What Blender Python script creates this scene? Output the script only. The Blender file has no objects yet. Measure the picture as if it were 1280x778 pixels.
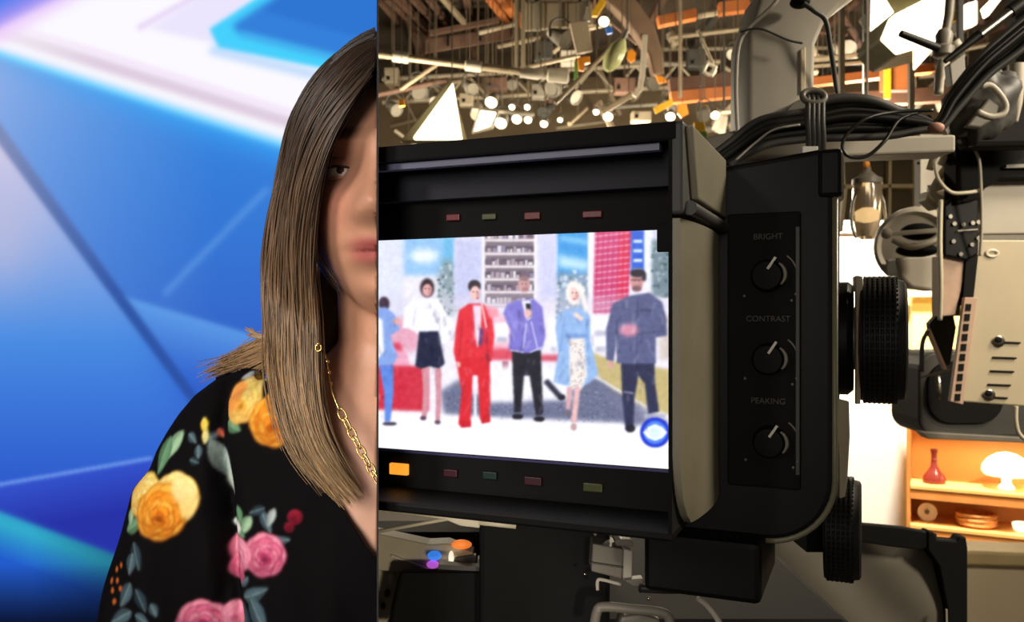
import bpy, bmesh, math, random
import numpy as np
from mathutils import Vector, Matrix

random.seed(7)
rng = np.random.default_rng(7)
scene = bpy.context.scene
COL = scene.collection

# ------------------------------------------------------------------ camera
F = 1050.0            # focal length in pixels of the 1280 x 778 frame
ZC = 1.5              # lens height
cam_data = bpy.data.cameras.new('camera')
cam_data.sensor_width = 36.0
cam_data.lens = F / 1280.0 * 36.0
cam_data.clip_start = 0.02
cam_data.clip_end = 100
cam = bpy.data.objects.new('camera', cam_data)
cam_data.dof.use_dof = True
cam_data.dof.focus_distance = 0.58
cam_data.dof.aperture_fstop = 17.0
cam.location = (0, 0, ZC)
cam.rotation_euler = (math.pi / 2, 0, 0)
COL.objects.link(cam)
scene.camera = cam

# ------------------------------------------------------------------ world, lights, exposure
scene.view_settings.view_transform = 'Standard'
scene.view_settings.look = 'None'
scene.view_settings.gamma = 1.0
scene.view_settings.exposure = 0.0
scene.view_settings.use_curve_mapping = False
world = bpy.data.worlds.new('world')
scene.world = world
world.use_nodes = True
world.node_tree.nodes['Background'].inputs[0].default_value = (1.0, 0.86, 0.68, 1)
world.node_tree.nodes['Background'].inputs[1].default_value = 0.10


def lamp(kind, name, loc, energy, color, target=None, size=0.3, spot=60, blend=0.6):
    d = bpy.data.lights.new(name, kind)
    d.energy = energy
    d.color = color
    if kind == 'AREA':
        d.shape = 'DISK'
        d.size = size
    else:
        d.shadow_soft_size = size
    if kind == 'SPOT':
        d.spot_size = math.radians(spot)
        d.spot_blend = blend
    o = bpy.data.objects.new(name, d)
    o.location = loc
    if target is not None:
        o.rotation_euler = (Vector(target) - Vector(loc)).to_track_quat('-Z', 'Y').to_euler()
    COL.objects.link(o)
    return o


# the presenter's key and an added fill on the left of the partition
lamp('SPOT', 'key_light', (-0.9, -0.5, 1.95), 62, (1.0, 0.93, 0.86), (-0.26, 0.72, 1.46), 0.22, 29, 0.35)
lamp('SPOT', 'soft_front_light', (-0.42, -0.9, 1.65), 62, (1.0, 0.91, 0.84), (-0.19, 0.72, 1.48), 0.25, 25, 0.4)  # unseen fill added to brighten the face
# the studio rig on the right, with two added spots
lamp('AREA', 'rig_light', (1.75, 1.0, 2.6), 30, (1.0, 0.86, 0.66), (0.45, 0.9, 1.5), 0.5)
lamp('SPOT', 'rig_front_spot', (2.2, -0.3, 2.5), 180, (1.0, 0.87, 0.68), (0.85, 1.4, 1.5), 0.2, 42, 0.5)  # unseen spot added to brighten the beige light and boom
lamp('SPOT', 'camera_work_light', (0.22, -0.2, 1.335), 11, (1.0, 0.88, 0.70), (-0.05, 0.7, 1.285), 0.03, 15, 0.5)  # unseen spot added to light the dark tray plate
lamp('SPOT', 'set_spot', (2.0, 3.75, 3.6), 1500, (1.0, 0.93, 0.80), (2.15, 5.1, 1.2), 0.15, 62, 0.5)
lamp('SPOT', 'shelf_spot', (2.9, 2.6, 3.0), 420, (1.0, 0.78, 0.48), (2.55, 4.4, 0.6), 0.15, 50, 0.5)
for k, (lx, ly, lz, en) in enumerate([(-1.2, 8.2, 3.0, 330), (1.2, 9.5, 3.0, 330), (4.0, 9.0, 3.4, 330), (2.6, 6.6, 3.3, 170)]):
    lamp('POINT', 'grid_light', (lx, ly, lz), en, (1.0, 0.86, 0.64), None, 0.25)


# ------------------------------------------------------------------ helpers
def P(px, py, Y):
    """a point of the place at distance Y seen at pixel (px, py)"""
    return Vector(((px - 640) / F * Y, Y, ZC + (389 - py) / F * Y))


def lin(c):
    out = []
    for v in c[:3]:
        v = v / 255.0
        out.append(v / 12.92 if v <= 0.04045 else ((v + 0.055) / 1.055) ** 2.4)
    return (out[0], out[1], out[2], 1.0)


def lin_np(a):
    a = np.clip(a / 255.0, 0, 1)
    return np.where(a <= 0.04045, a / 12.92, ((a + 0.055) / 1.055) ** 2.4)


MATS = {}


def mat(name, rgb, rough=0.6, metal=0.0, emit=0.0, emit_rgb=None, vary=0.12, scale=40.0, bump=0.0, coat=0.0,
        attr=None, attr_emit=False, spec=0.5):
    if name in MATS:
        return MATS[name]
    m = bpy.data.materials.new(name)
    m.use_nodes = True
    nt = m.node_tree
    b = nt.nodes['Principled BSDF']
    b.inputs['Roughness'].default_value = rough
    b.inputs['Metallic'].default_value = metal
    b.inputs['Specular IOR Level'].default_value = spec
    if coat:
        b.inputs['Coat Weight'].default_value = coat
        b.inputs['Coat Roughness'].default_value = 0.12
    tc = nt.nodes.new('ShaderNodeTexCoord')
    nz = nt.nodes.new('ShaderNodeTexNoise')
    nz.inputs['Scale'].default_value = scale
    nz.inputs['Detail'].default_value = 5
    nt.links.new(tc.outputs['Object'], nz.inputs['Vector'])
    if attr:
        a = nt.nodes.new('ShaderNodeAttribute')
        a.attribute_name = attr
        src = a.outputs['Color']
    else:
        rg = nt.nodes.new('ShaderNodeRGB')
        rg.outputs[0].default_value = lin(rgb)
        src = rg.outputs[0]
    if attr_emit:
        b.inputs['Base Color'].default_value = (0.01, 0.01, 0.012, 1)
        nt.links.new(src, b.inputs['Emission Color'])
        b.inputs['Emission Strength'].default_value = emit
    else:
        mx = nt.nodes.new('ShaderNodeHueSaturation')
        mr = nt.nodes.new('ShaderNodeMapRange')
        mr.inputs['From Min'].default_value = 0.25
        mr.inputs['From Max'].default_value = 0.75
        mr.inputs['To Min'].default_value = 1 - vary
        mr.inputs['To Max'].default_value = 1 + vary
        nt.links.new(nz.outputs['Fac'], mr.inputs['Value'])
        nt.links.new(mr.outputs['Result'], mx.inputs['Value'])
        nt.links.new(src, mx.inputs['Color'])
        nt.links.new(mx.outputs['Color'], b.inputs['Base Color'])
        if emit:
            b.inputs['Emission Color'].default_value = lin(emit_rgb or rgb)
            b.inputs['Emission Strength'].default_value = emit
    if bump:
        bp = nt.nodes.new('ShaderNodeBump')
        bp.inputs['Strength'].default_value = bump
        bp.inputs['Distance'].default_value = 0.002
        nt.links.new(nz.outputs['Fac'], bp.inputs['Height'])
        nt.links.new(bp.outputs['Normal'], b.inputs['Normal'])
    MATS[name] = m
    return m


ORG = {}


def thing(name, label, cat, loc=(0, 0, 0), group=None):
    o = bpy.data.objects.new(name, None)
    o.empty_display_size = 0.05
    o.location = loc
    COL.objects.link(o)
    o['label'] = label
    o['category'] = cat
    if group:
        o['group'] = group
    ORG[o.name] = Vector(loc)
    return o


def tag(o, label=None, cat=None, group=None, kind=None):
    if label:
        o['label'] = label
    if cat:
        o['category'] = cat
    if group:
        o['group'] = group
    if kind:
        o['kind'] = kind
    return o


SEAM = -168.0 / F      # the partition plane: X = SEAM * Y


def clip_bm(bm, side):
    """cut a mesh flush where it meets the partition; side -1 keeps the left, +1 the right"""
    no = Vector((1, -SEAM, 0)).normalized()
    eps = 0.0006
    co = no * (eps * side)
    geom = bm.verts[:] + bm.edges[:] + bm.faces[:]
    r = bmesh.ops.bisect_plane(bm, geom=geom, plane_co=co, plane_no=no, clear_outer=(side < 0), clear_inner=(side > 0))
    ed = [e for e in r['geom_cut'] if isinstance(e, bmesh.types.BMEdge)]
    try:
        bmesh.ops.holes_fill(bm, edges=ed, sides=0)
    except Exception:
        pass


class MB:
    def __init__(self):
        self.v = []
        self.f = []

    def add(self, vs, fs):
        n = len(self.v)
        self.v += [tuple(p) for p in vs]
        self.f += [[i + n for i in f] for f in fs]
        return self

    def hexa(self, c):
        return self.add(c, [(0, 3, 2, 1), (4, 5, 6, 7), (0, 1, 5, 4), (1, 2, 6, 5), (2, 3, 7, 6), (3, 0, 4, 7)])

    def box(self, a, b):
        x0, y0, z0 = a
        x1, y1, z1 = b
        return self.hexa([(x0, y0, z0), (x1, y0, z0), (x1, y1, z0), (x0, y1, z0),
                          (x0, y0, z1), (x1, y0, z1), (x1, y1, z1), (x0, y1, z1)])

    def obox(self, o, ax, ay, az):
        o = Vector(o); ax = Vector(ax); ay = Vector(ay); az = Vector(az)
        return self.hexa([o, o + ax, o + ax + ay, o + ay, o + az, o + ax + az, o + ax + ay + az, o + ay + az])

    def bar(self, p, q, w, h=None, up=(0, 0, 1)):
        p = Vector(p); q = Vector(q); h = h or w
        d = (q - p).normalized(); u = Vector(up)
        if abs(d.dot(u)) > 0.98:
            u = Vector((0, 1, 0))
        s = d.cross(u).normalized(); t = s.cross(d).normalized()
        s = s * w / 2; t = t * h / 2
        return self.hexa([p - s - t, p + s - t, q + s - t, q - s - t, p - s + t, p + s + t, q + s + t, q - s + t])

    def tube(self, pts, rad, n=10, cap=True):
        pts = [Vector(p) for p in pts]
        m = len(pts)
        if not hasattr(rad, '__len__'):
            rad = [rad] * m
        t0 = (pts[1] - pts[0]).normalized()
        u = Vector((0, 0, 1))
        if abs(t0.dot(u)) > 0.9:
            u = Vector((0, 1, 0))
        s = t0.cross(u).normalized()
        vs = []
        for i in range(m):
            t = (pts[min(i + 1, m - 1)] - pts[max(i - 1, 0)]).normalized()
            s = (s - t * s.dot(t)).normalized()
            b = t.cross(s)
            r = rad[i]
            ra, rb = r if hasattr(r, '__len__') else (r, r)
            for k in range(n):
                a = 2 * math.pi * k / n
                vs.append(pts[i] + s * (math.cos(a) * ra) + b * (math.sin(a) * rb))
        fs = [(i * n + k, i * n + (k + 1) % n, (i + 1) * n + (k + 1) % n, (i + 1) * n + k) for i in range(m - 1) for k in range(n)]
        if cap:
            fs.append(tuple(range(n))[::-1]); fs.append(tuple((m - 1) * n + k for k in range(n)))
        return self.add(vs, fs)

    def lathe(self, o, axis, prof, n=24):
        """prof: (distance along axis, radius)"""
        o = Vector(o); a = Vector(axis).normalized()
        return self.tube_rings([(o + a * d, r) for d, r in prof], a, n)

    def tube_rings(self, rings, a, n):
        u = Vector((0, 0, 1)) if abs(a.z) < 0.9 else Vector((0, 1, 0))
        s = a.cross(u).normalized(); b = a.cross(s)
        vs = []
        for c, r in rings:
            for k in range(n):
                t = 2 * math.pi * k / n
                vs.append(c + s * (math.cos(t) * r) + b * (math.sin(t) * r))
        m = len(rings)
        fs = [(i * n + k, (i + 1) * n + k, (i + 1) * n + (k + 1) % n, i * n + (k + 1) % n) for i in range(m - 1) for k in range(n)]
        fs.append(tuple(range(n))); fs.append(tuple((m - 1) * n + k for k in range(n))[::-1])
        return self.add(vs, fs)

    def prism(self, poly, d):
        n = len(poly); d = Vector(d)
        vs = [Vector(p) for p in poly] + [Vector(p) + d for p in poly]
        fs = [tuple(range(n))[::-1], tuple(range(n, 2 * n))] + [(i, (i + 1) % n, n + (i + 1) % n, n + i) for i in range(n)]
        return self.add(vs, fs)

    def ball(self, c, r, nu=16, nv=10):
        c = Vector(c); r = Vector(r) if hasattr(r, '__len__') else Vector((r, r, r))
        vs = [c + Vector((0, 0, r.z))]
        for j in range(1, nv):
            t = math.pi * j / nv
            for k in range(nu):
                a = 2 * math.pi * k / nu
                vs.append(c + Vector((r.x * math.sin(t) * math.cos(a), r.y * math.sin(t) * math.sin(a), r.z * math.cos(t))))
        vs.append(c - Vector((0, 0, r.z)))
        fs = [(0, 1 + k, 1 + (k + 1) % nu) for k in range(nu)]
        for j in range(nv - 2):
            for k in range(nu):
                a = 1 + j * nu + k; b = 1 + j * nu + (k + 1) % nu
                fs.append((a, a + nu, b + nu, b))
        l = len(vs) - 1; s = 1 + (nv - 2) * nu
        fs += [(l, s + (k + 1) % nu, s + k) for k in range(nu)]
        return self.add(vs, fs)

    def torus(self, c, ax1, ax2, r, n=20, m=6):
        c = Vector(c); a1 = Vector(ax1); a2 = Vector(ax2); nn = a1.cross(a2).normalized()
        vs = []
        for i in range(n):
            t = 2 * math.pi * i / n
            p = a1 * math.cos(t) + a2 * math.sin(t)
            d = p.normalized()
            for k in range(m):
                s = 2 * math.pi * k / m
                vs.append(c + p + d * (r * math.cos(s)) + nn * (r * math.sin(s)))
        fs = [(i * m + k, ((i + 1) % n) * m + k, ((i + 1) % n) * m + (k + 1) % m, i * m + (k + 1) % m) for i in range(n) for k in range(m)]
        return self.add(vs, fs)

    def build(self, name, material, parent=None, smooth=False, bevel=0.0, clip=0, seg=2):
        org = ORG.get(parent.name, Vector((0, 0, 0))) if parent else Vector((0, 0, 0))
        me = bpy.data.meshes.new(name)
        me.from_pydata([(p[0] - org.x, p[1] - org.y, p[2] - org.z) for p in self.v], [], self.f)
        bm = bmesh.new(); bm.from_mesh(me)
        bmesh.ops.recalc_face_normals(bm, faces=bm.faces)
        if bevel:
            es = [e for e in bm.edges if len(e.link_faces) == 2 and e.calc_face_angle(0) > 0.5]
            bmesh.ops.bevel(bm, geom=es, offset=bevel, segments=seg, profile=0.5, affect='EDGES', clamp_overlap=True)
        if clip:
            bmesh.ops.translate(bm, verts=bm.verts, vec=org)
            clip_bm(bm, clip)
            bmesh.ops.translate(bm, verts=bm.verts, vec=-org)
        bm.to_mesh(me); bm.free()
        return finish(name, me, material, parent, smooth, org)


def finish(name, me, material, parent, smooth, org):
    if smooth:
        me.polygons.foreach_set('use_smooth', [True] * len(me.polygons))
        if smooth == 'auto':
            try:
                me.set_sharp_from_angle(angle=math.radians(38))
            except Exception:
                pass
    me.materials.append(material)
    o = bpy.data.objects.new(name, me)
    COL.objects.link(o)
    if parent:
        o.parent = parent
        ORG[o.name] = org
    return o


def grid_object(name, P0, ex, ey, nx, ny, colours, material, parent=None, clip=0):
    """a flat sheet P0 + s*ex + t*ey carrying a colour for every vertex (flat screen content)"""
    org = ORG.get(parent.name, Vector((0, 0, 0))) if parent else Vector((0, 0, 0))
    s, t = np.meshgrid(np.linspace(0, 1, nx), np.linspace(0, 1, ny))
    s = s.ravel()[:, None]; t = t.ravel()[:, None]
    v = np.array(P0 - org)[None, :] + s * np.array(ex)[None, :] + t * np.array(ey)[None, :]
    i = np.arange((nx - 1) * (ny - 1)); r = i // (nx - 1); c = i % (nx - 1)
    a = r * nx + c
    quads = np.stack([a, a + 1, a + nx + 1, a + nx], 1)
    me = bpy.data.meshes.new(name)
    me.vertices.add(len(v)); me.vertices.foreach_set('co', v.astype(np.float32).ravel())
    me.loops.add(quads.size); me.loops.foreach_set('vertex_index', quads.astype(np.int32).ravel())
    me.polygons.add(len(quads))
    me.polygons.foreach_set('loop_start', np.arange(0, quads.size, 4, dtype=np.int32))
    me.update(calc_edges=True)
    at = me.color_attributes.new('picture', 'FLOAT_COLOR', 'POINT')
    cc = np.ones((len(v), 4), dtype=np.float32); cc[:, :3] = colours
    at.data.foreach_set('color', cc.ravel())
    if clip:
        bm = bmesh.new(); bm.from_mesh(me)
        bmesh.ops.translate(bm, verts=bm.verts, vec=org)
        clip_bm(bm, clip)
        bmesh.ops.translate(bm, verts=bm.verts, vec=-org)
        bm.to_mesh(me); bm.free()
    return finish(name, me, material, parent, False, org)


def remesh(mb, voxel, smooth_iter=4, factor=0.5):
    """union of overlapping closed shells as one continuous surface"""
    me = bpy.data.meshes.new('tmp')
    me.from_pydata(mb.v, [], mb.f)
    bm = bmesh.new(); bm.from_mesh(me)
    bmesh.ops.recalc_face_normals(bm, faces=bm.faces); bm.to_mesh(me); bm.free()
    o = bpy.data.objects.new('tmp', me); COL.objects.link(o)
    r = o.modifiers.new('r', 'REMESH'); r.mode = 'VOXEL'; r.voxel_size = voxel
    if smooth_iter:
        s = o.modifiers.new('s', 'SMOOTH'); s.iterations = smooth_iter; s.factor = factor
    dg = bpy.context.evaluated_depsgraph_get(); dg.update()
    res = bpy.data.meshes.new_from_object(o.evaluated_get(dg))
    bpy.data.objects.remove(o)
    return res


def lettering(name, text, origin, right, up, height, material, parent, depth=0.0003):
    cu = bpy.data.curves.new('tmp', 'FONT'); cu.body = text; cu.size = height; cu.extrude = depth
    cu.align_x = 'CENTER'; cu.align_y = 'CENTER'
    o = bpy.data.objects.new('tmp', cu); COL.objects.link(o)
    dg = bpy.context.evaluated_depsgraph_get(); dg.update()
    me = bpy.data.meshes.new_from_object(o.evaluated_get(dg))
    bpy.data.objects.remove(o)
    r = Vector(right).normalized(); u = Vector(up).normalized(); n = r.cross(u)
    org = ORG.get(parent.name, Vector((0, 0, 0)))
    for v in me.vertices:
        v.co = Vector(origin) + r * v.co.x + u * v.co.y + n * v.co.z - org
    me.materials.clear()
    return finish(name, me, material, parent, False, org)


def spline(pts, n=8):
    pts = [Vector(p) for p in pts]
    out = []
    for i in range(len(pts) - 1):
        p0 = pts[max(i - 1, 0)]; p1 = pts[i]; p2 = pts[i + 1]; p3 = pts[min(i + 2, len(pts) - 1)]
        for k in range(n):
            t = k / n
            out.append(0.5 * ((2 * p1) + (p2 - p0) * t + (2 * p0 - 5 * p1 + 4 * p2 - p3) * t * t + (3 * p1 - p0 - 3 * p2 + p3) * t ** 3))
    out.append(pts[-1])
    return out


# ------------------------------------------------------------------ a small painter for flat screen pictures and cloth prints
class Canvas:
    def __init__(self, x0, y0, x1, y1, sc, base):
        self.x0, self.y0, self.sc = x0, y0, sc
        self.w = int((x1 - x0) * sc) + 1; self.h = int((y1 - y0) * sc) + 1
        self.a = np.zeros((self.h, self.w, 3)); self.a[:] = base
        yy, xx = np.mgrid[0:self.h, 0:self.w]
        self.X = xx / sc + x0; self.Y = yy / sc + y0

    def blurred(self, m, s):
        s *= self.sc
        if s < 0.3:
            return m
        k = max(1, int(s * 2.5)); g = np.exp(-0.5 * (np.arange(-k, k + 1) / s) ** 2); g /= g.sum()
        m = np.pad(m, ((k, k), (k, k)), mode='edge')
        m = sum(g[i] * m[:, i:i + m.shape[1] - 2 * k] for i in range(2 * k + 1))
        m = sum(g[i] * m[i:i + m.shape[0] - 2 * k, :] for i in range(2 * k + 1))
        return m

    def put(self, m, col, alpha=1.0):
        m = (m * alpha)[..., None]
        self.a = self.a * (1 - m) + np.array(col, float) * m

    def poly(self, pts, col, blur=1.0, alpha=1.0):
        xs = [p[0] for p in pts]; ys = [p[1] for p in pts]; pad = blur * 3 + 2
        i0 = max(0, int((min(xs) - pad - self.x0) * self.sc)); i1 = min(self.w, int((max(xs) + pad - self.x0) * self.sc) + 1)
        j0 = max(0, int((min(ys) - pad - self.y0) * self.sc)); j1 = min(self.h, int((max(ys) + pad - self.y0) * self.sc) + 1)
        if i1 - i0 < 2 or j1 - j0 < 2:
            return
        X = self.X[j0:j1, i0:i1]; Y = self.Y[j0:j1, i0:i1]
        ins = np.zeros(X.shape, bool); n = len(pts)
        for i in range(n):
            xa, ya = pts[i]; xb, yb = pts[(i + 1) % n]
            if ya == yb:
                continue
            c = ((ya > Y) != (yb > Y)) & (X < (xb - xa) * (Y - ya) / (yb - ya) + xa)
            ins ^= c
        m = self.blurred(ins.astype(float), blur) * alpha
        self.a[j0:j1, i0:i1] = self.a[j0:j1, i0:i1] * (1 - m[..., None]) + np.array(col, float) * m[..., None]

    def ell(self, cx, cy, rx, ry, col, blur=1.0, alpha=1.0, rot=0.0):
        r = math.radians(rot)
        self.poly([(cx + rx * math.cos(t) * math.cos(r) - ry * math.sin(t) * math.sin(r),
                    cy + rx * math.cos(t) * math.sin(r) + ry * math.sin(t) * math.cos(r)) for t in np.linspace(0, 2 * math.pi, 25)[:-1]], col, blur, alpha)

    def rect(self, x0, y0, x1, y1, col, blur=1.0, alpha=1.0):
        self.poly([(x0, y0), (x1, y0), (x1, y1), (x0, y1)], col, blur, alpha)

    def line(self, p, q, w, col, blur=1.0, alpha=1.0):
        d = np.array(q, float) - np.array(p, float); n = np.array([-d[1], d[0]]) / (np.hypot(*d) + 1e-9) * w / 2
        p = np.array(p, float); q = np.array(q, float)
        self.poly([tuple(p + n), tuple(q + n), tuple(q - n), tuple(p - n)], col, blur, alpha)

    def at(self, px, py):
        i = np.clip((px - self.x0) * self.sc, 0, self.w - 1.001); j = np.clip((py - self.y0) * self.sc, 0, self.h - 1.001)
        i0 = i.astype(int); j0 = j.astype(int); fi = (i - i0)[..., None]; fj = (j - j0)[..., None]
        A = self.a
        return (A[j0, i0] * (1 - fi) * (1 - fj) + A[j0, np.minimum(i0 + 1, self.w - 1)] * fi * (1 - fj)
                + A[np.minimum(j0 + 1, self.h - 1), i0] * (1 - fi) * fj + A[np.minimum(j0 + 1, self.h - 1), np.minimum(i0 + 1, self.w - 1)] * fi * fj)


# ------------------------------------------------------------------ materials
M_black = mat('black_plastic', (13, 12, 11), 0.5, vary=0.2, scale=60, spec=0.22)
M_blackm = mat('matte_black', (11, 11, 11), 0.8, vary=0.2, spec=0.25)
M_hood = mat('viewfinder_grey_paint', (140, 134, 112), 0.5, vary=0.1, scale=30)
M_beige = mat('beige_metal', (196, 182, 152), 0.45, vary=0.06, scale=12)
M_greym = mat('grey_metal', (120, 114, 102), 0.45, vary=0.1, scale=30)
M_greyl = mat('pale_grey_paint', (186, 178, 162), 0.55, vary=0.07, scale=14)
M_dgrey = mat('dark_grey_plastic', (66, 65, 61), 0.55, vary=0.12)
M_chrome = mat('bright_metal', (190, 185, 172), 0.25, 1.0, vary=0.05)
M_gold = mat('gold_metal', (236, 200, 128), 0.25, 1.0, vary=0.05)
M_rubber = mat('black_cable_rubber', (34, 33, 31), 0.38, vary=0.15)
M_cream = mat('cream_cable', (214, 204, 176), 0.5, vary=0.06)
M_pipe = mat('dull_steel_pipe', (150, 136, 112), 0.5, 0.2, vary=0.2, scale=8)
M_brown = mat('brown_painted_beam', (98, 72, 58), 0.7, vary=0.2, scale=6)
M_orange = mat('orange_painted_beam', (196, 116, 60), 0.65, vary=0.16, scale=6)
M_yellow = mat('yellow_plastic', (238, 186, 44), 0.5, vary=0.1)
M_tagor = mat('orange_plastic', (240, 150, 30), 0.5, vary=0.1)
M_green = mat('green_plastic', (86, 140, 62), 0.5, vary=0.1)
M_blue = mat('blue_plastic', (60, 120, 220), 0.5, vary=0.1)
M_wood = mat('orange_shelf_wood', (214, 140, 72), 0.5, vary=0.14, scale=9)
M_white = mat('white_painted_flat', (244, 240, 230), 0.7, vary=0.02)
M_glow = mat('lit_lamp_lens', (255, 246, 224), 0.4, emit=3.0, emit_rgb=(255, 240, 205), vary=0.02)
M_duct = mat('galvanised_duct', (150, 138, 116), 0.55, 0.1, vary=0.16, scale=5)

# ------------------------------------------------------------------ the setting
def struct(name, mb, m, **k):
    o = mb.build(name, m, **k)
    o['kind'] = 'structure'
    return o


M_floor = mat('studio_floor', (70, 64, 56), 0.5, vary=0.12, scale=2)
M_ceil = mat('dark_ceiling_deck', (66, 54, 42), 0.9, vary=0.35, scale=1.4)
M_hang = mat('dusty_hanger_wire', (92, 80, 62), 0.7)
M_wall = mat('studio_back_wall', (104, 88, 66), 0.85, vary=0.3, scale=1.2)
M_part = mat('partition_panel', (40, 40, 44), 0.8, vary=0.08)
CEIL = 5.4
struct('floor', MB().box((-6, -3, -0.1), (9, 14.2, 0)), M_floor)
struct('ceiling', MB().box((-6, -3, CEIL), (9, 14.2, CEIL + 0.1)), M_ceil)
struct('wall_back', MB().box((-6, 14, 0), (9, 14.2, CEIL)), M_wall)
struct('wall_right', MB().box((8.8, -3, 0), (9, 14, CEIL)), M_wall)
struct('wall_left', MB().box((-6.2, -3, 0), (-6, 14.2, CEIL)), M_wall)
# thin partition added between the video-wall set and the studio, parting their light
pw = MB()
ya, yb = 0.50, 13.98
pw.hexa([(SEAM * ya - 0.0005, ya, 0), (SEAM * ya + 0.0005, ya, 0), (SEAM * yb + 0.004, yb, 0), (SEAM * yb - 0.004, yb, 0),
         (SEAM * ya - 0.0005, ya, CEIL), (SEAM * ya + 0.0005, ya, CEIL), (SEAM * yb + 0.004, yb, CEIL), (SEAM * yb - 0.004, yb, CEIL)])
struct('wall_divider', pw, M_part)

# ------------------------------------------------------------------ the glowing video wall behind the presenter
def video_picture():
    c = Canvas(-330, -170, 480, 930, 0.8, (60, 120, 214))
    X, Y = c.X, c.Y

    def sd(p, q):
        dx, dy = q[0] - p[0], q[1] - p[1]
        return (dx * (Y - p[1]) - dy * (X - p[0])) / math.hypot(dx, dy)

    def st(d, s):
        return 1 / (1 + np.exp(-np.clip(d / s, -40, 40)))

    def mix(a, b, t):
        return np.array(a, float) * (1 - t[..., None]) + np.array(b, float) * t[..., None]

    # facet right of the dark joint
    t = np.clip((X + 20) / 290, 0, 1) ** 0.8
    u = np.clip((Y - 110) / 330, 0, 1)
    a = mix((178, 196, 238), (58, 142, 228), t) * (1 - u[..., None]) + mix((104, 150, 224), (52, 100, 200), t) * u[..., None]
    c.a = a
    # slightly lighter facet beyond the thin diagonal
    m = st(sd((325, 245), (200, 372)), 2.0) * st(-sd((135, 365), (345, 425)), 2.5)
    c.put(m, (46, 112, 212), 0.22)
    c.line((335, 235), (205, 368), 7, (112, 168, 236), 3.5, 0.55)
    # facet under the pale edge (135,365)-(340,425)
    d = sd((135, 365), (345, 427))
    m = st(d, 1.6)
    low = mix((96, 158, 232), (48, 100, 206), np.clip(d / 90, 0, 1))
    c.a = c.a * (1 - m[..., None]) + low * m[..., None]
    # facet left of the dark joint
    dj = sd((0, 175), (240, 503))
    t = np.clip((Y - 190) / 240, 0, 1)
    left = mix((206, 202, 232), (72, 138, 226), t)
    t2 = np.clip((Y - 430) / 170, 0, 1)
    left = left * (1 - t2[..., None]) + np.array((46, 92, 205), float) * t2[..., None]
    g = np.exp(-((X + 5) / 60) ** 2 - ((Y - 300) / 70) ** 2)
    left = left * (1 - 0.35 * g[..., None]) + np.array((236, 206, 214)) * 0.35 * g[..., None]
    m = st(dj, 2.0)
    c.a = c.a * (1 - m[..., None]) + left * m[..., None]
    # below the end of the joint the facets merge into deep blue
    m = st(sd((90, 470), (330, 470)), 26) * st(-dj + 12, 12)
    c.put(m, (46, 92, 204), 0.75)
    # the dark joint itself
    w = 8 - np.clip((Y - 180) / 330, 0, 1) * 2
    m = st(w - np.abs(dj + 4), 1.5) * st(-(Y - 512), 6)
    jc = mix((124, 136, 180), (44, 80, 160), np.clip((Y - 180) / 200, 0, 1))
    c.a = c.a * (1 - 0.9 * m[..., None]) + jc * 0.9 * m[..., None]
    # thin pale joint low on the left and the violet-blue facet under it
    d = sd((0, 606), (180, 575))
    m = st(d, 1.2)
    c.a = c.a * (1 - m[..., None]) + mix((52, 84, 205), (40, 50, 168), np.clip(d / 60, 0, 1)) * m[..., None]
    c.line((-330, 663), (190, 573), 4.5, (118, 160, 238), 1.6, 0.85)
    # teal band and the dark foot of the wall
    d = sd((0, 640), (140, 692))
    m = st(d, 1.8)
    foot = mix((50, 170, 204), (34, 92, 204), np.clip((d - 14) / 40, 0, 1))
    f2 = np.clip((Y - 705) / 75, 0, 1)
    foot = foot * (1 - f2[..., None]) + np.array((10, 20, 52), float) * f2[..., None]
    fade = 1 - 0.35 * np.clip((X - 40) / 130, 0, 1)
    c.a = c.a * (1 - m[..., None]) + foot * fade[..., None] * m[..., None]
    # ---- the bright chevron
    d = sd((0, 64), (350, 176))            # cyan lower outline
    m = st(-d, 3.0)
    c.put(np.exp(-(np.clip(d, -1, 200) / 26) ** 2) * np.clip((X + 60) / 260, 0, 1), (60, 168, 248), 0.75)
    c.put(np.exp(-((d - 2) / 7.0) ** 2), (96, 204, 255), 0.95)
    c.put(m, (252, 250, 255))
    # pinkish-beige bar inside the band
    d2 = sd((20, 43), (365, 150))
    bar = np.exp(-(np.abs(d2 - 4) / 9.0) ** 2.6) * np.clip((X + 60) / 180, 0, 1)
    c.put(bar, (222, 204, 224), 0.95)
    c.put(np.exp(-((d2 + 9) / 5.0) ** 2) * np.clip((X + 40) / 160, 0, 1), (244, 226, 250), 0.7)
    # upper left: violet into blue
    d3 = sd((0, 38), (118, -22))
    m = st(-d3, 5.0)
    c.a = c.a * (1 - m[..., None]) + mix((190, 150, 246), (84, 128, 236), np.clip(-d3 / 34, 0, 1)) * m[..., None]
    c.put(np.exp(-((d3 - 6) / 9.0) ** 2) * np.clip(1 - X / 160, 0, 1), (246, 214, 252), 0.7)
    # inner lavender chevron
    c.line((172, 36), (262, -14), 7, (226, 204, 246), 3, 0.85)
    c.poly([(185, 36), (256, -8), (330, -8), (272, 36), (276, 56)], (232, 226, 252), 3.5, 0.85)
    # blue arrow with its cyan rim
    c.poly([(262, 36), (335, -12), (520, -200), (900, -200), (900, 120), (436, 92), (273, 60)], (70, 208, 252), 2.5)
    c.poly([(290, 32), (346, -6), (540, -200), (900, -200), (900, 100), (440, 76), (299, 42)], (52, 128, 218), 4.0)
    c.poly([(330, 14), (362, -12), (900, -100), (900, 60), (440, 44)], (44, 112, 206), 3.0, 0.7)
    c.line((300, 42), (440, 78), 9, (70, 178, 240), 3.0, 0.7)
    c.line((262, 62), (420, 100), 12, (150, 196, 250), 4.0, 0.55)
    return c


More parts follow.
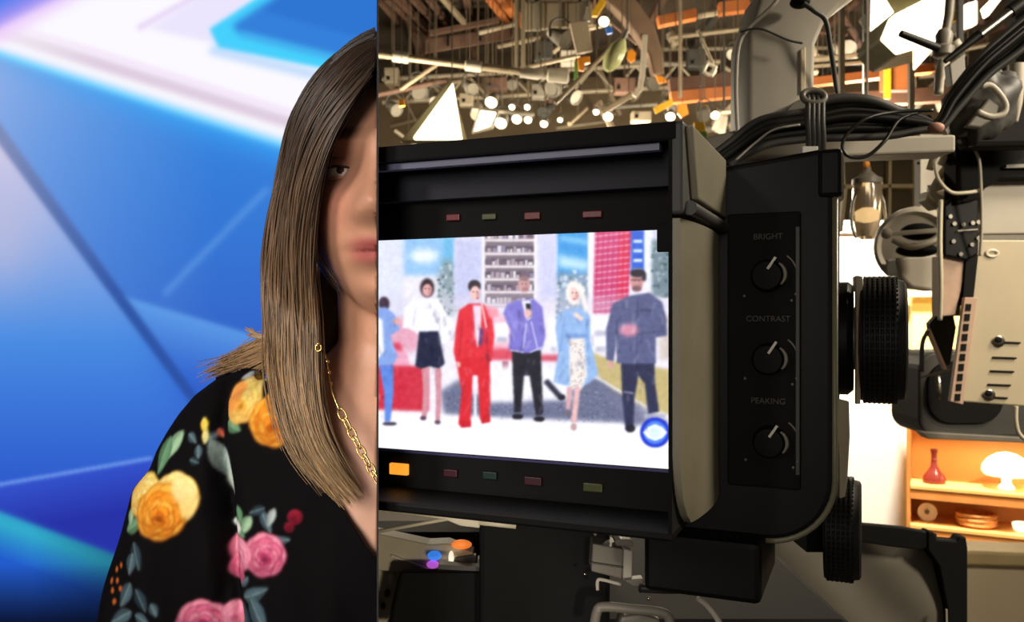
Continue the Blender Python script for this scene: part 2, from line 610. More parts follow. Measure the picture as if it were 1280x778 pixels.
cv = video_picture()
WY = 2.4
vw = thing('video_wall', 'glowing blue video wall with a bright white chevron and angular facets', 'video wall', (-1.0, WY + 0.03, 0))
M_led = mat('video_wall_picture', (0, 0, 0), 0.5, emit=1.0, attr='picture', attr_emit=True, spec=0.1)
x0p, x1p, y0p, y1p = -330, 474, -170, 930
nx, ny = 390, 540
gx, gy = np.meshgrid(np.linspace(x0p, x1p, nx), np.linspace(y1p, y0p, ny))
cols = lin_np(cv.at(gx.ravel(), gy.ravel()))
a = P(x0p, y1p, WY); b = P(x1p, y1p, WY); d = P(x0p, y0p, WY)
grid_object('display', a, b - a, d - a, nx, ny, cols, M_led, vw, clip=-1)
hs = MB().box((a.x - 0.02, WY + 0.004, 0.0), (b.x + 0.02, WY + 0.09, d.z + 0.02))
hs.build('housing', M_blackm, vw, clip=-1)

# ------------------------------------------------------------------ the presenter
X0, YH, ZE = -0.100, 0.720, 1.605       # middle of the head at eye height
person = thing('person', 'person with long brown hair in a black floral blouse before the blue wall', 'person', (X0, 0.76, 0))


def head_shell(nu=120, nv=90):
    vs = []; fs = []
    rx, ry, rz = 0.0735, 0.096, 0.117
    B = [(0, -0.028, .019, .0105, .010), (0, -0.012, .011, .0085, .016), (0, 0.010, .005, .007, .014), (.013, -.032, .008, .006, .006), (-.013, -.032, .008, .006, .006),
         (.032, .004, -.013, .016, .0115), (-.032, .004, -.013, .016, .0115), (.03, .027, .004, .02, .007), (-.03, .027, .004, .02, .007),
         (0, -.0535, .0075, .017, .0048), (0, -.0655, .0075, .014, .0050), (0, -.0595, -.004, .020, .0020), (0, -.093, .010, .017, .012),
         (.044, -.022, .004, .018, .016), (-.044, -.022, .004, .018, .016), (0, -.077, -.004, .02, .005)]
    for j in range(nv + 1):
        th = math.pi * j / nv
        for k in range(nu):
            ph = 2 * math.pi * k / nu
            dx, dy, dz = math.sin(th) * math.cos(ph), math.sin(th) * math.sin(ph), math.cos(th)
            t = max(0, -dz)
            x = rx * dx * (1 - 0.26 * t * t); y = ry * dy; z = rz * dz
            if dy < 0:
                y *= 1 - 0.10 * max(0, dz) ** 2
                y -= 0.010 * t * (1 - t) * 2
                fr = min(1, -dy * 1.6)
                for (bx, bz, A, sx, sz) in B:
                    y -= fr * A * math.exp(-((x - bx) / sx) ** 2 / 2 - ((z - bz) / sz) ** 2 / 2)
            elif t > 0:
                y *= 1 - 0.35 * t
            vs.append((X0 + x, YH + y, ZE + z))
    for j in range(nv):
        for k in range(nu):
            fs.append((j * nu + k, (j + 1) * nu + k, (j + 1) * nu + (k + 1) % nu, j * nu + (k + 1) % nu))
    return vs, fs


def rings(mb, rows, n=40):
    """rows: (z, cx, cy, rx, ry)"""
    vs = []
    for (z, cx, cy, rx, ry) in rows:
        for k in range(n):
            a = 2 * math.pi * k / n
            vs.append((cx + rx * math.copysign(abs(math.cos(a)) ** 0.85, math.cos(a)), cy + ry * math.copysign(abs(math.sin(a)) ** 0.85, math.sin(a)), z))
    m = len(rows)
    fs = [(i * n + k, i * n + (k + 1) % n, (i + 1) * n + (k + 1) % n, (i + 1) * n + k) for i in range(m - 1) for k in range(n)]
    fs.append(tuple(range(n))); fs.append(tuple((m - 1) * n + k for k in range(n)))
    mb.add(vs, fs)


def torso_rows(g):
    c = X0
    return [(1.475, c, 0.742, 0.056 + g, 0.056 + g), (1.455, c, 0.745, 0.075 + g, 0.062 + g), (1.440, c, 0.748, 0.115 + g, 0.070 + g), (1.425, c, 0.750, 0.150 + g, 0.078 + g), (1.40, c, 0.750, 0.160 + g, 0.088 + g),
            (1.36, c, 0.750, 0.152 + g, 0.098 + g), (1.31, c, 0.748, 0.142 + g, 0.108 + g), (1.25, c, 0.742, 0.138 + g, 0.120 + g), (1.20, c, 0.745, 0.136 + g, 0.118 + g),
            (1.12, c, 0.755, 0.135 + g, 0.100 + g), (1.04, c, 0.758, 0.130 + g, 0.095 + g), (0.95, c, 0.76, 0.155 + g, 0.105 + g), (0.86, c, 0.765, 0.172 + g, 0.112 + g), (0.80, c, 0.765, 0.165 + g, 0.108 + g)]


ARM = [(-0.240, 0.755, 1.395), (-0.262, 0.750, 1.34), (-0.278, 0.742, 1.28), (-0.296, 0.738, 1.20), (-0.318, 0.748, 1.10), (-0.330, 0.725, 1.00), (-0.318, 0.690, 0.90), (-0.312, 0.680, 0.87)]
bodymb = MB()
bodymb.add(*head_shell())
bodymb.ball((X0 - 0.0745, YH + 0.012, ZE - 0.012), (0.010, 0.017, 0.030), 14, 10)
bodymb.tube([(X0, 0.752, 1.40), (X0, 0.748, 1.45), (X0, 0.740, 1.49), (X0, 0.735, 1.55)], [0.062, 0.054, 0.052, 0.053], 32)
rings(bodymb, torso_rows(-0.006))
bodymb.tube(spline(ARM, 4), [0.048 - 0.0009 * i for i in range(len(spline(ARM, 4)))], 20)
# hand: palm, four unequal bent fingers, thumb from the side
hb = Vector(ARM[-1])
bodymb.ball(hb + Vector((0, -0.005, -0.045)), (0.018, 0.040, 0.052), 16, 10)
for k, (dy, L) in enumerate([(-0.028, 0.066), (-0.010, 0.076), (0.010, 0.071), (0.028, 0.056)]):
    s = hb + Vector((0, -0.005 + dy, -0.075))
    bodymb.tube([s, s + Vector((0.004, 0, -L * 0.45)), s + Vector((0.016, 0, -L * 0.78)), s + Vector((0.030, 0, -L))], [0.0095, 0.009, 0.0082, 0.006], 10)
s = hb + Vector((0.004, -0.034, -0.030))
bodymb.tube([s, s + Vector((0.006, -0.022, -0.020)), s + Vector((0.012, -0.026, -0.046))], [0.012, 0.0105, 0.0075], 10)
# legs and feet
for sx in (-0.085, 0.085):
    bodymb.tube([(X0 + sx, 0.77, 0.88), (X0 + sx, 0.765, 0.70), (X0 + sx, 0.75, 0.47), (X0 + sx, 0.77, 0.33), (X0 + sx, 0.78, 0.12), (X0 + sx, 0.78, 0.04)], [0.082, 0.076, 0.055, 0.054, 0.038, 0.034], 20)
    bodymb.ball((X0 + sx, 0.72, 0.036), (0.042, 0.115, 0.035), 18, 10)
bme = remesh(bodymb, 0.0030, 2, 0.4)
bm = bmesh.new(); bm.from_mesh(bme)
clip_bm(bm, -1)
bmesh.ops.translate(bm, verts=bm.verts, vec=-ORG[person.name])
bm.to_mesh(bme); bm.free()
nvt = len(bme.vertices)
co = np.empty(nvt * 3, np.float32); bme.vertices.foreach_get('co', co)
co = co.reshape(-1, 3) + np.array(ORG[person.name])
skin = np.tile(np.array([206, 152, 122], float), (nvt, 1))
x = co[:, 0] - X0; y = co[:, 1]; z = co[:, 2] - ZE


def spot(cx, cz, sx, sz, p=2):
    return np.exp(-(np.abs((x - cx) / sx) ** p) - (np.abs((z - cz) / sz) ** p)) * (y < YH - 0.03)


for (m, c, a) in [(spot(0, -.0595, .021, .0095, 4), (176, 84, 84), 0.85), (spot(-.034, .029 + 0.0, .021, .0042, 4), (84, 58, 44), 0.85), (spot(.034, .029, .021, .0042, 4), (84, 58, 44), 0.85),
                  (spot(-.046, -.025, .024, .02), (214, 128, 112), 0.5), (spot(.046, -.025, .024, .02), (214, 128, 112), 0.5), (spot(-.032, .004, .021, .013, 3), (150, 102, 84), 0.35),
                  (spot(0, -.0595, .018, .0012, 4), (100, 40, 44), 0.8)]:
    m = (m * a)[:, None]; skin = skin * (1 - m) + np.array(c, float) * m
at = bme.color_attributes.new('picture', 'FLOAT_COLOR', 'POINT')
cc = np.ones((nvt, 4), np.float32); cc[:, :3] = lin_np(skin); at.data.foreach_set('color', cc.ravel())
M_skin = mat('skin', (206, 152, 122), 0.5, vary=0.05, scale=90, attr='picture', bump=0.08)
bs = M_skin.node_tree.nodes['Principled BSDF']
bs.inputs['Subsurface Weight'].default_value = 0.15
bs.inputs['Subsurface Radius'].default_value = (0.012, 0.005, 0.003)
body = finish('body', bme, M_skin, person, True, ORG[person.name])
# eye
ec = Vector((X0 - 0.032, YH - 0.0685, ZE + 0.003))
M_eye = mat('eye_white', (226, 220, 214), 0.2, vary=0.02); M_iris = mat('brown_iris', (70, 44, 28), 0.2); M_lash = mat('dark_lash', (30, 20, 16), 0.6)
e = MB().ball(ec, 0.0122, 24, 16).build('eye', M_eye, person, smooth=True)
MB().ball(ec + Vector((0.0006, -0.0078, -0.0003)), (0.0054, 0.0047, 0.0054), 20, 12).build('iris', M_iris, e, smooth=True)
MB().ball(ec + Vector((0.0006, -0.0106, -0.0003)), (0.0024, 0.0022, 0.0024), 14, 10).build('pupil', M_lash, e, smooth=True)
lid = MB(); vs = []; fs = []
for j in range(9):
    el = math.radians(9 + (82 - 9) * j / 8)
    for k in range(17):
        az = math.radians(-172 + 164 * k / 16)
        r = 0.0131
        edge = 0.0 if j else -0.0
        vs.append(ec + Vector((r * 1.08 * math.cos(el) * math.cos(az), r * math.cos(el) * math.sin(az), r * math.sin(el) - 0.0016 * (abs(math.cos(az)) ** 2) * (1 - j / 8))))
fs = [(j * 17 + k, j * 17 + k + 1, (j + 1) * 17 + k + 1, (j + 1) * 17 + k) for j in range(8) for k in range(16)]
lid.add(vs, fs).build('upper_eyelid', mat('eyelid_skin', (176, 122, 100), 0.5, vary=0.05), person, smooth=True)
lash = MB(); lash.tube([vs[k] + Vector((0, -0.0008, -0.0002)) for k in range(1, 16)], [0.0003 + 0.0007 * math.sin(math.pi * k / 14) for k in range(15)], 6)
lash.build('eyelashes', M_lash, person, smooth=True)
low = MB(); low.tube([ec + Vector((0.0138 * math.cos(math.radians(a)), 0.0128 * math.sin(math.radians(a)), -0.0045 - 0.002 * math.sin(math.radians(-a)))) for a in range(-170, -9, 10)], 0.0011, 6)
low.build('lower_eyelid', MATS['eyelid_skin'], person, smooth=True)

# ---- blouse: bodice and full sleeve as one shell, V neck cut open
blm = MB()
rings(blm, torso_rows(0.004)[2:])
SL = [(-0.215, 0.757, 1.408), (-0.243, 0.752, 1.393), (-0.262, 0.740, 1.345), (-0.276, 0.730, 1.28), (-0.296, 0.728, 1.20), (-0.318, 0.740, 1.10), (-0.320, 0.722, 1.00), (-0.312, 0.69, 0.92)]
sp = spline(SL, 4)
blm.tube(sp, [0.043 + min(1, i / 7) * 0.014 + (0.008 if 8 < i < 22 else 0.0) - (0.012 if i > 25 else 0) for i in range(len(sp))], 28)
me = remesh(blm, 0.0030, 4, 0.5)
bm = bmesh.new(); bm.from_mesh(me)
clip_bm(bm, -1)
# neck opening
kill = []
for v in bm.verts:
    xx = v.co.x - X0; zz = v.co.z
    if v.co.y < 0.745:
        half = 0.098 * max(0, (zz - 1.312) / 0.130) ** 0.95
        if zz > 1.312 and abs(xx) < half:
            kill.append(v)
    elif zz > 1.432 and abs(xx) < 0.088:
        kill.append(v)
    if zz > 1.4375 and abs(xx) < 0.100:
        kill.append(v)
no = Vector((1, -SEAM, 0)).normalized()
kill += [v for v in bm.verts if abs(no.dot(v.co) + 0.0006) < 1e-5 and len(v.link_faces) and any(len(f.verts) > 8 for f in v.link_faces) and False]
bmesh.ops.delete(bm, geom=list(set(kill)), context='VERTS')
big = [f for f in bm.faces if len(f.verts) > 12]
bmesh.ops.delete(bm, geom=big, context='FACES_ONLY')
# even out the cut edge of the neck
bm.normal_update()
for it in range(12):
    new = {}
    for v in bm.verts:
        if v.is_boundary and abs(no.dot(v.co) + 0.0006) > 1e-4:
            nb = [e.other_vert(v) for e in v.link_edges if e.is_boundary]
            if len(nb) == 2:
                new[v] = v.co * 0.4 + (nb[0].co + nb[1].co) * 0.3
    for v, c in new.items():
        v.co = c
# soft folds
for v in bm.verts:
    zz = v.co.z; xx = v.co.x
    d = 0.0030 * math.sin((xx * 1.0 + zz * 0.35) * 130) * min(1, max(0, (1.36 - zz) * 9)) + 0.0022 * math.sin((xx * 0.8 - zz * 0.6) * 85 + 1)
    v.co.y -= d * (1 if v.co.y < 0.75 else -1)
    if v.co.y < 0.75 and 1.20 < zz < 1.455:
        xc = -0.246 + (1.44 - zz) * 0.16
        e = xx - xc
        f = min(1, (1.455 - zz) / 0.04) * min(1, (zz - 1.20) / 0.05)
        v.co.y += f * (0.010 * math.exp(-(e / 0.0055) ** 2) - 0.006 * math.exp(-((e + 0.016) / 0.010) ** 2) - 0.004 * math.exp(-((e - 0.016) / 0.010) ** 2))
# finer cloth where the print is seen
es = set()
for f in bm.faces:
    c = f.calc_center_median()
    if c.z > 1.215 and f.normal.y < 0.35:
        es.update(f.edges)
bmesh.ops.subdivide_edges(bm, edges=list(es), cuts=2, use_grid_fill=True)
bmesh.ops.translate(bm, verts=bm.verts, vec=-ORG[person.name])
bm.to_mesh(me); bm.free()


def floral_print():
    """print on the front of the cloth, in millimetres across the garment (x right, y down from shoulder height)"""
    c = Canvas(-330, -60, 130, 330, 1.6, (11, 9, 11))

    def q(px, py):        # garment millimetres of the spot seen there
        w = P(px, py, 0.685)
        return ((w.x - X0) * 1000, (1.46 - w.z) * 1000)
    k = 0.685 / F * 1000

    def leaf(px, py, L, wd, rot, col, vein=(150, 176, 160)):
        x, y = q(px, py); r = math.radians(rot); L *= k; wd *= k
        pts = []
        for t in np.linspace(0, 1, 10):
            pts.append((t * 2 - 1, math.sin(math.pi * t ** 0.8)))
        for t in np.linspace(1, 0, 10):
            pts.append((t * 2 - 1, -math.sin(math.pi * t ** 0.8)))
        f = lambda a, b: (x + a * L * math.cos(r) - b * wd * math.sin(r), y + a * L * math.sin(r) + b * wd * math.cos(r))
        c.poly([f(a, b) for a, b in pts], col, 0.8)
        c.poly([f(a, b * 0.5 - 0.25) for a, b in pts], [min(255, v * 1.45 + 14) for v in col], 1.2, 0.6)
        a0 = f(-0.95, 0); a1 = f(0.9, 0); c.line(a0, a1, 0.9, vein, 0.6, 0.6)

    def rose(px, py, r, outer, mid, core, rot=0, tilt=0.92):
        x, y = q(px, py); r *= k
        nl = 7
        for ring, (rr, col) in enumerate([(1.0, outer), (0.80, mid), (0.6, outer), (0.45, mid), (0.28, core)]):
            for j in range(nl - ring):
                a = math.radians(rot + ring * 31) + 2 * math.pi * j / (nl - ring)
                cx = x + math.cos(a) * r * rr * 0.58; cy = y + math.sin(a) * r * rr * 0.58 * tilt + ring * r * 0.05
                sh = 1.0 + 0.10 * math.cos(a + 0.8)
                cl = [min(255, v * sh) for v in col]
                c.ell(cx, cy, r * rr * 0.50, r * rr * 0.42, [v * 0.80 for v in core], 1.0, 0.75, math.degrees(a) + 90)
                c.ell(cx - 0.4, cy - 0.5, r * rr * 0.46, r * rr * 0.37, cl, 1.1, 0.95, math.degrees(a) + 90)
        c.ell(x, y + r * 0.2, r * 0.13, r * 0.10, [v * 0.7 for v in core], 1.0)
        for j in range(16):
            a = random.uniform(0, 6.28); rr = random.uniform(0.25, 0.85) * r
            c.ell(x + math.cos(a) * rr, y + math.sin(a) * rr * tilt, r * 0.16, r * 0.03, random.choice([core, outer]), 0.7, 0.6, math.degrees(a) + 90)

    slate = (58, 76, 86); green = (74, 110, 80); dk = (34, 48, 58); gg = (120, 150, 120)
    Yo, Ym, Yc = (248, 214, 118), (244, 172, 62), (214, 118, 28)
    Oo, Om, Oc = (246, 178, 66), (236, 146, 40), (198, 100, 22)
    Po, Pm, Pc = (236, 148, 170), (222, 108, 144), (178, 54, 100)
    for a in [(205, 562, 22, 10, 118, gg), (192, 575, 24, 11, 100, green), (234, 551, 10, 6, 30, slate), (247, 566, 9, 6, 80, slate), (243, 577, 8, 5, 10, dk), (260, 548, 9, 5, 150, slate), (274, 580, 34, 9, 62, (122, 136, 132)), (285, 605, 18, 6, 70, (150, 158, 150)),
              (293, 533, 13, 9, 20, green), (286, 520, 8, 5, 70, gg), (310, 470, 24, 7, -8, slate), (335, 464, 14, 6, 20, (110, 140, 136)), (290, 474, 12, 5, -30, (150, 160, 170)), (342, 480, 14, 7, 20, green),
              (171, 655, 18, 9, -35, green), (160, 648, 10, 7, 80, gg), (180, 690, 18, 8, 70, dk), (172, 700, 14, 8, 100, slate), (165, 738, 18, 9, 115, slate), (188, 742, 16, 9, 60, dk), (160, 765, 16, 9, 150, slate), (190, 765, 12, 8, 20, slate), (206, 752, 9, 6, 60, slate),
              (305, 640, 12, 9, 70, green), (318, 648, 13, 8, 120, gg), (310, 660, 9, 7, 10, green), (345, 642, 16, 7, 60, slate), (352, 636, 12, 6, 110, (140, 150, 150)), (366, 662, 13, 6, -10, slate), (332, 630, 12, 6, 160, dk),
              (335, 725, 20, 9, -25, slate), (342, 748, 24, 11, 55, slate), (322, 760, 22, 10, 70, dk), (360, 770, 16, 9, 20, dk), (316, 715, 14, 6, 140, slate), (300, 655, 9, 12, 90, (206, 214, 206))]:
        leaf(*a)
    for (px, py) in [(146, 712), (150, 724), (144, 736), (154, 705), (149, 748), (156, 732), (140, 726)]:
        x, y = q(px, py); c.ell(x, y, 1.8, 2.4, (190, 96, 40), 0.7)
    rose(176, 622, 27, Yo, (250, 226, 150), Ym, 20)
    rose(222, 622, 34, (252, 222, 142), Yo, Ym, 10); rose(207, 638, 36, Oo, Om, Oc, 35)
    x, y = q(232, 612); c.ell(x, y, 13, 8, (252, 230, 160), 1.5, .9, 40); c.ell(x + 6, y + 12, 9, 6, (250, 222, 138), 1.5, .9, 80)
    rose(300, 503, 29, (250, 214, 130), Yo, Ym, 0); x, y = q(283, 500); c.ell(x, y, 8, 12, (240, 150, 70), 1.5, .8)
    rose(347, 525, 34, Oo, Om, Oc, 25); rose(352, 500, 20, Oo, Om, Oc, 60)
    leaf(249, 535, 11, 5, 70, (238, 190, 60)); leaf(253, 548, 9, 4, 80, (250, 222, 120)); leaf(268, 545, 7, 3, 60, (206, 66, 46))
    rose(346, 680, 28, Po, Pm, Pc, 0); rose(308, 684, 22, Po, (240, 170, 190), Pm, 40); rose(304, 706, 16, Po, Pm, Pc, 10)
    rose(262, 770, 32, Po, Pm, Pc, 15); rose(300, 762, 18, Po, (240, 170, 190), Pm, 50)
    rose(383, 634, 9, (170, 40, 60), (140, 26, 48), (96, 14, 30), 0); rose(376, 646, 6, (150, 34, 54), (120, 22, 40), (90, 14, 30), 0)
    return c


fp = floral_print()
nvt = len(me.vertices); co = np.empty(nvt * 3, np.float32); me.vertices.foreach_get('co', co)
co = co.reshape(-1, 3) + np.array(ORG[person.name])
colr = fp.at((co[:, 0] - X0) * 1000, (1.46 - co[:, 2]) * 1000)
back = co[:, 1] > 0.80
colr[back] = (15, 13, 15)
at = me.color_attributes.new('picture', 'FLOAT_COLOR', 'POINT')
cc = np.ones((nvt, 4), np.float32); cc[:, :3] = lin_np(colr); at.data.foreach_set('color', cc.ravel())
M_blouse = mat('floral_blouse_cloth', (15, 13, 15), 0.85, vary=0.08, scale=300, attr='picture', bump=0.1, spec=0.08)
bl = finish('blouse', me, M_blouse, person, True, ORG[person.name])
bl['label'] = 'black blouse printed with yellow and pink roses'
so = bl.modifiers.new('thickness', 'SOLIDIFY'); so.thickness = 0.0016; so.offset = -1
# trousers and shoes, below the picture
tr = MB()
for sx in (-0.085, 0.085):
    tr.tube([(X0 + sx, 0.77, 0.90), (X0 + sx, 0.765, 0.70), (X0 + sx, 0.75, 0.47), (X0 + sx, 0.77, 0.33), (X0 + sx, 0.78, 0.10)], [0.094, 0.090, 0.075, 0.074, 0.072], 24)
rings(tr, [(1.02, X0, 0.76, 0.140, 0.100), (0.95, X0, 0.76, 0.162, 0.112), (0.86, X0, 0.765, 0.180, 0.120), (0.80, X0, 0.765, 0.175, 0.116)], 32)
tme = remesh(tr, 0.008, 4); bm = bmesh.new(); bm.from_mesh(tme); clip_bm(bm, -1); bmesh.ops.translate(bm, verts=bm.verts, vec=-ORG[person.name]); bm.to_mesh(tme); bm.free()
finish('trousers', tme, mat('black_trouser_cloth', (20, 20, 24), 0.8), person, True, ORG[person.name])
for sx in (-0.085,):
    MB().ball((X0 + sx, 0.72, 0.040), (0.048, 0.125, 0.042), 18, 10).build('shoe', M_black, person, smooth=True, clip=-1)

# ---- hair: an inner mass and many strands
OUT = [(486, 42, .705), (428, 70, .690), (384, 128, .690), (362, 200, .700), (343, 280, .705), (334, 345, .710), (338, 405, .700), (345, 470, .672), (368, 556, .654), (420, 626, .642)]
INN = [(488, 60, .640), (450, 104, .608), (412, 165, .606), (392, 240, .616), (386, 320, .638), (390, 395, .660), (396, 460, .654), (410, 530, .648), (430, 585, .644), (455, 632, .640)]
MB_h = MB()
cen = []; rad = []
O3 = [P(*a) for a in OUT]; I3 = [P(*a) for a in INN]
so_, si_ = spline(O3, 6), spline(I3, 6)
# mass: flattened tube between the outer and the inner line
vs = []; n = 16
for a, b in zip(so_, si_):
    m = (a + b) / 2; h = (b - a) / 2
    t = Vector((0, 1, 0)); t = (t - h.normalized() * t.dot(h.normalized())).normalized()
    i = len(vs) // n
    th = (0.012 if i > 30 else 0.010) * (1 - 0.9 * max(0, i - 44) / 10)
    for k in range(n):
        an = 2 * math.pi * k / n
        vs.append(m + h * (0.90 - 0.86 * max(0, i - 34) / 20) * math.cos(an) + t * th * math.sin(an))
m_ = len(so_)
fs = [(i * n + k, i * n + (k + 1) % n, (i + 1) * n + (k + 1) % n, (i + 1) * n + k) for i in range(m_ - 1) for k in range(n)]
fs.append(tuple(range(n))); fs.append(tuple((m_ - 1) * n + k for k in range(n)))
MB_h.add(vs, fs)
# cap over the skull and the back fall
cap = MB(); cvs = []
nu, nv = 48, 30
for j in range(nv + 1):
    th = math.pi * 0.60 * j / nv
    for k in range(nu):
        ph = 2 * math.pi * k / nu
        front = math.sin(ph) < -0.25
        g = 1.0
        cvs.append((X0 + 0.086 * math.sin(th) * math.cos(ph), YH + 0.014 + (0.094 if math.sin(ph) < 0 else 0.112) * math.sin(th) * math.sin(ph), ZE + 0.008 + 0.126 * math.cos(th)))
cfs = [(j * nu + k, (j + 1) * nu + k, (j + 1) * nu + (k + 1) % nu, j * nu + (k + 1) % nu) for j in range(nv) for k in range(nu)]
cfs = [f for f in cfs if not (sum(cvs[i][1] for i in f) / 4 < YH - 0.022 and sum(cvs[i][2] for i in f) / 4 < ZE + 0.083)]
MB_h.add(cvs, cfs)
# rear fall on the back and the shoulder
MB_h.tube([(X0 - 0.03, 0.80, 1.62), (X0 - 0.045, 0.815, 1.54), (X0 - 0.075, 0.812, 1.47), (X0 - 0.085, 0.82, 1.40), (X0 - 0.07, 0.83, 1.32), (X0 - 0.05, 0.835, 1.26)], [(0.045, 0.07), (0.045, 0.07), (0.035, 0.07), (0.03, 0.06), (0.02, 0.05), (0.01, 0.03)], 16)
base_n = len(MB_h.v)
base_col = []
for p in MB_h.v:
    base_col.append((60, 46, 36) if p[2] > 1.56 else (88, 66, 46))


strand_col = []


def strand(pts, r, tone):
    global strand_col
    keep = []
    for p in pts:
        if p.x - SEAM * p.y > -0.0012:
            if keep:
                break
            continue
        keep.append(p)
    if len(keep) < 4:
        return
    m = len(keep)
    MB_h.tube(keep, [r * (0.45 + 0.55 * min(1, i / 4)) * (1 - 0.75 * max(0, (i / (m - 1)) - 0.7) / 0.3) for i in range(m)], 4, cap=False)
    for p in keep:
        g = min(1, max(0, (1.70 - p.z) / 0.34))
        dark = np.array((66, 52, 44.)); mid = np.array((112, 88, 66.)); tip = np.array((176, 142, 96.))
        c = dark * (1 - g / 0.5) + mid * (g / 0.5) if g < 0.5 else mid * (1 - (g - 0.5) * 2) + tip * ((g - 0.5) * 2)
        c = c * tone
        strand_col += [c] * 4


for i in range(1700):                      # the fall beside the face
    t = random.random()
    yo = random.gauss(0, 1)
    pts = []
    amp = random.uniform(0.001, 0.0065); ph = random.uniform(0, 6.28)
    cut = 1 - 0.30 * random.random() ** 1.4 - 0.08 * abs(t - 0.5)
    jit = Vector((random.gauss(0, 0.003), 0, random.gauss(0, 0.003)))
    surf = -1 if random.random() < 0.75 else 1
    for k, (a, b) in enumerate(zip(so_, si_)):
        s = k / (len(so_) - 1)
        if s > cut:
            break
        tt = t + 0.07 * math.sin(s * 5 + ph) * (0.4 + s)
        p = a.lerp(b, min(1.06, max(-0.06, tt)))
        bow = math.sqrt(max(0, 1 - (2 * t - 1) ** 2))
        p = p + Vector((amp * math.sin(s * 9 + ph) + 0.0035 * s * math.sin(s * 13 + 0.7), surf * (0.011 * bow + 0.0012 + 0.0008 * yo), 0)) + jit * s
        pts.append(p)
    strand(pts, random.uniform(0.0003, 0.0008), random.uniform(0.70, 1.20))
for i in range(620):                       # over the crown and forehead, falling to the side
    t = random.random()
    y0 = YH - 0.075 + 0.17 * t
    rt = Vector((X0 + random.uniform(-0.004, 0.02), y0, 0))
    pts = []
    am = random.uniform(0.55, 0.80)
    lift = random.uniform(0.0, 0.0035)
    for k in range(16):
        an = am * math.pi * k / 15
        yy = y0 + (0.02 * (k / 15) if t < 0.5 else 0.01 * (k / 15))
        fy = max(0.12, math.sqrt(max(0.02, 1 - ((yy - YH - 0.012) / 0.112) ** 2)))
        pts.append(Vector((X0 + 0.012 - (0.090 + lift) * fy ** 0.5 * math.sin(an), yy, ZE + 0.008 + (0.1275 + lift) * (0.35 + 0.65 * fy) * math.cos(an))))
    strand(pts, random.uniform(0.0003, 0.0008), random.uniform(0.7, 1.15))
for i in range(260):                       # brushed fringe sweeping across the forehead
    t = random.random()
    a = P(490, 50 + 18 * t, 0.66 - 0.03 * t); b = P(452 - 30 * t, 80 + 30 * t, 0.628); c = P(425 - 35 * t + random.gauss(0, 4), 132 + 20 * t, 0.618); d = P(398 - 20 * t + random.gauss(0, 4), 205 + 30 * random.random(), 0.632)
    strand(spline([a, b, c, d], 6), random.uniform(0.0005, 0.0010), random.uniform(0.6, 1.1))
for i in range(480):                       # hair brushed over the shoulder behind, with a flick outwards
    t = random.random(); u = random.random()
    a = P(372 + 20 * u, 330 + 60 * t, 0.745); b = P(350 + 12 * u, 410 + 20 * t, 0.755)
    c = P(318 + 22 * u, 428 + 26 * t, 0.765); d = P(252 + 80 * u + random.gauss(0, 7), 456 + 20 * t + random.gauss(0, 5), 0.785)
    strand(spline([a, b, c + Vector((0, 0, random.gauss(0, 0.004))), d], 6), random.uniform(0.0003, 0.0007), random.uniform(0.75, 1.25))
for i in range(40):                        # stray flick
    t = random.random()
    strand(spline([P(352, 372 + 30 * t, 0.715), P(342, 408 + 8 * t, 0.72), P(326, 418 + 6 * t, 0.722), P(305 + 10 * random.random(), 408 + 12 * t, 0.725)], 5), random.uniform(0.0005, 0.0009), random.uniform(0.9, 1.3))
hme = bpy.data.meshes.new('hair')
orgp = ORG[person.name]
hme.from_pydata([(p[0] - orgp.x, p[1] - orgp.y, p[2] - orgp.z) for p in MB_h.v], [], MB_h.f)
at = hme.color_attributes.new('picture', 'FLOAT_COLOR', 'POINT')
allc = np.array(base_col + [tuple(c) for c in strand_col], float)
cc = np.ones((len(allc), 4), np.float32); cc[:, :3] = lin_np(allc); at.data.foreach_set('color', cc.ravel())
bm = bmesh.new(); bm.from_mesh(hme)
bmesh.ops.translate(bm, verts=bm.verts, vec=orgp)
no = Vector((1, -SEAM, 0)).normalized()
bmesh.ops.bisect_plane(bm, geom=bm.verts[:] + bm.edges[:] + bm.faces[:], plane_co=no * -0.0006, plane_no=no, clear_outer=True)
bmesh.ops.translate(bm, verts=bm.verts, vec=-orgp)
bm.to_mesh(hme); bm.free()
M_hair = mat('brown_to_blonde_hair', (100, 70, 48), 0.42, vary=0.15, scale=500, attr='picture', spec=0.6)
hair = finish('hair', hme, M_hair, person, True, orgp)
hair['label'] = 'long brown hair lightening to blonde ends'

# ---- gold chain and earring
nk = MB(); fine = [P(405, 440, 0.672), P(409, 458, 0.667), P(412, 478, 0.660), P(418, 498, 0.654), P(425, 514, 0.650)]
nk.tube(spline(fine, 5), 0.0008, 6)
neck = nk.build('necklace', M_gold, person, smooth=True, clip=-1)
neck['label'] = 'gold chain necklace of long links'
for (px, py) in [(409, 452), (411, 466), (413, 480)]:
    MB().ball(P(px, py, 0.662), 0.0017, 10, 8).build('bead', M_gold, neck, smooth=True)
links = [(428, 519), (434, 530), (440, 542), (446, 553), (452, 565), (458, 576), (464, 587), (469, 597)]
for i, (px, py) in enumerate(links):
    c = P(px, py, 0.648 - 0.0022 * i)
    q = P(px + 6, py + 11.5, 0.648 - 0.0022 * (i + 1)) - c; dd = q.normalized()
    s = dd.cross(Vector((0, 1, 0))).normalized()
    s = (s * 0.9 + Vector((0, -0.35 if i % 2 else 0.25, 0))).normalized()
    wd = 0.0027 if i % 2 == 0 else 0.0018
    MB().torus(c, dd * 0.0056, s * wd, 0.00085, 22, 8).build('link', M_gold, neck, smooth=True, clip=-1)
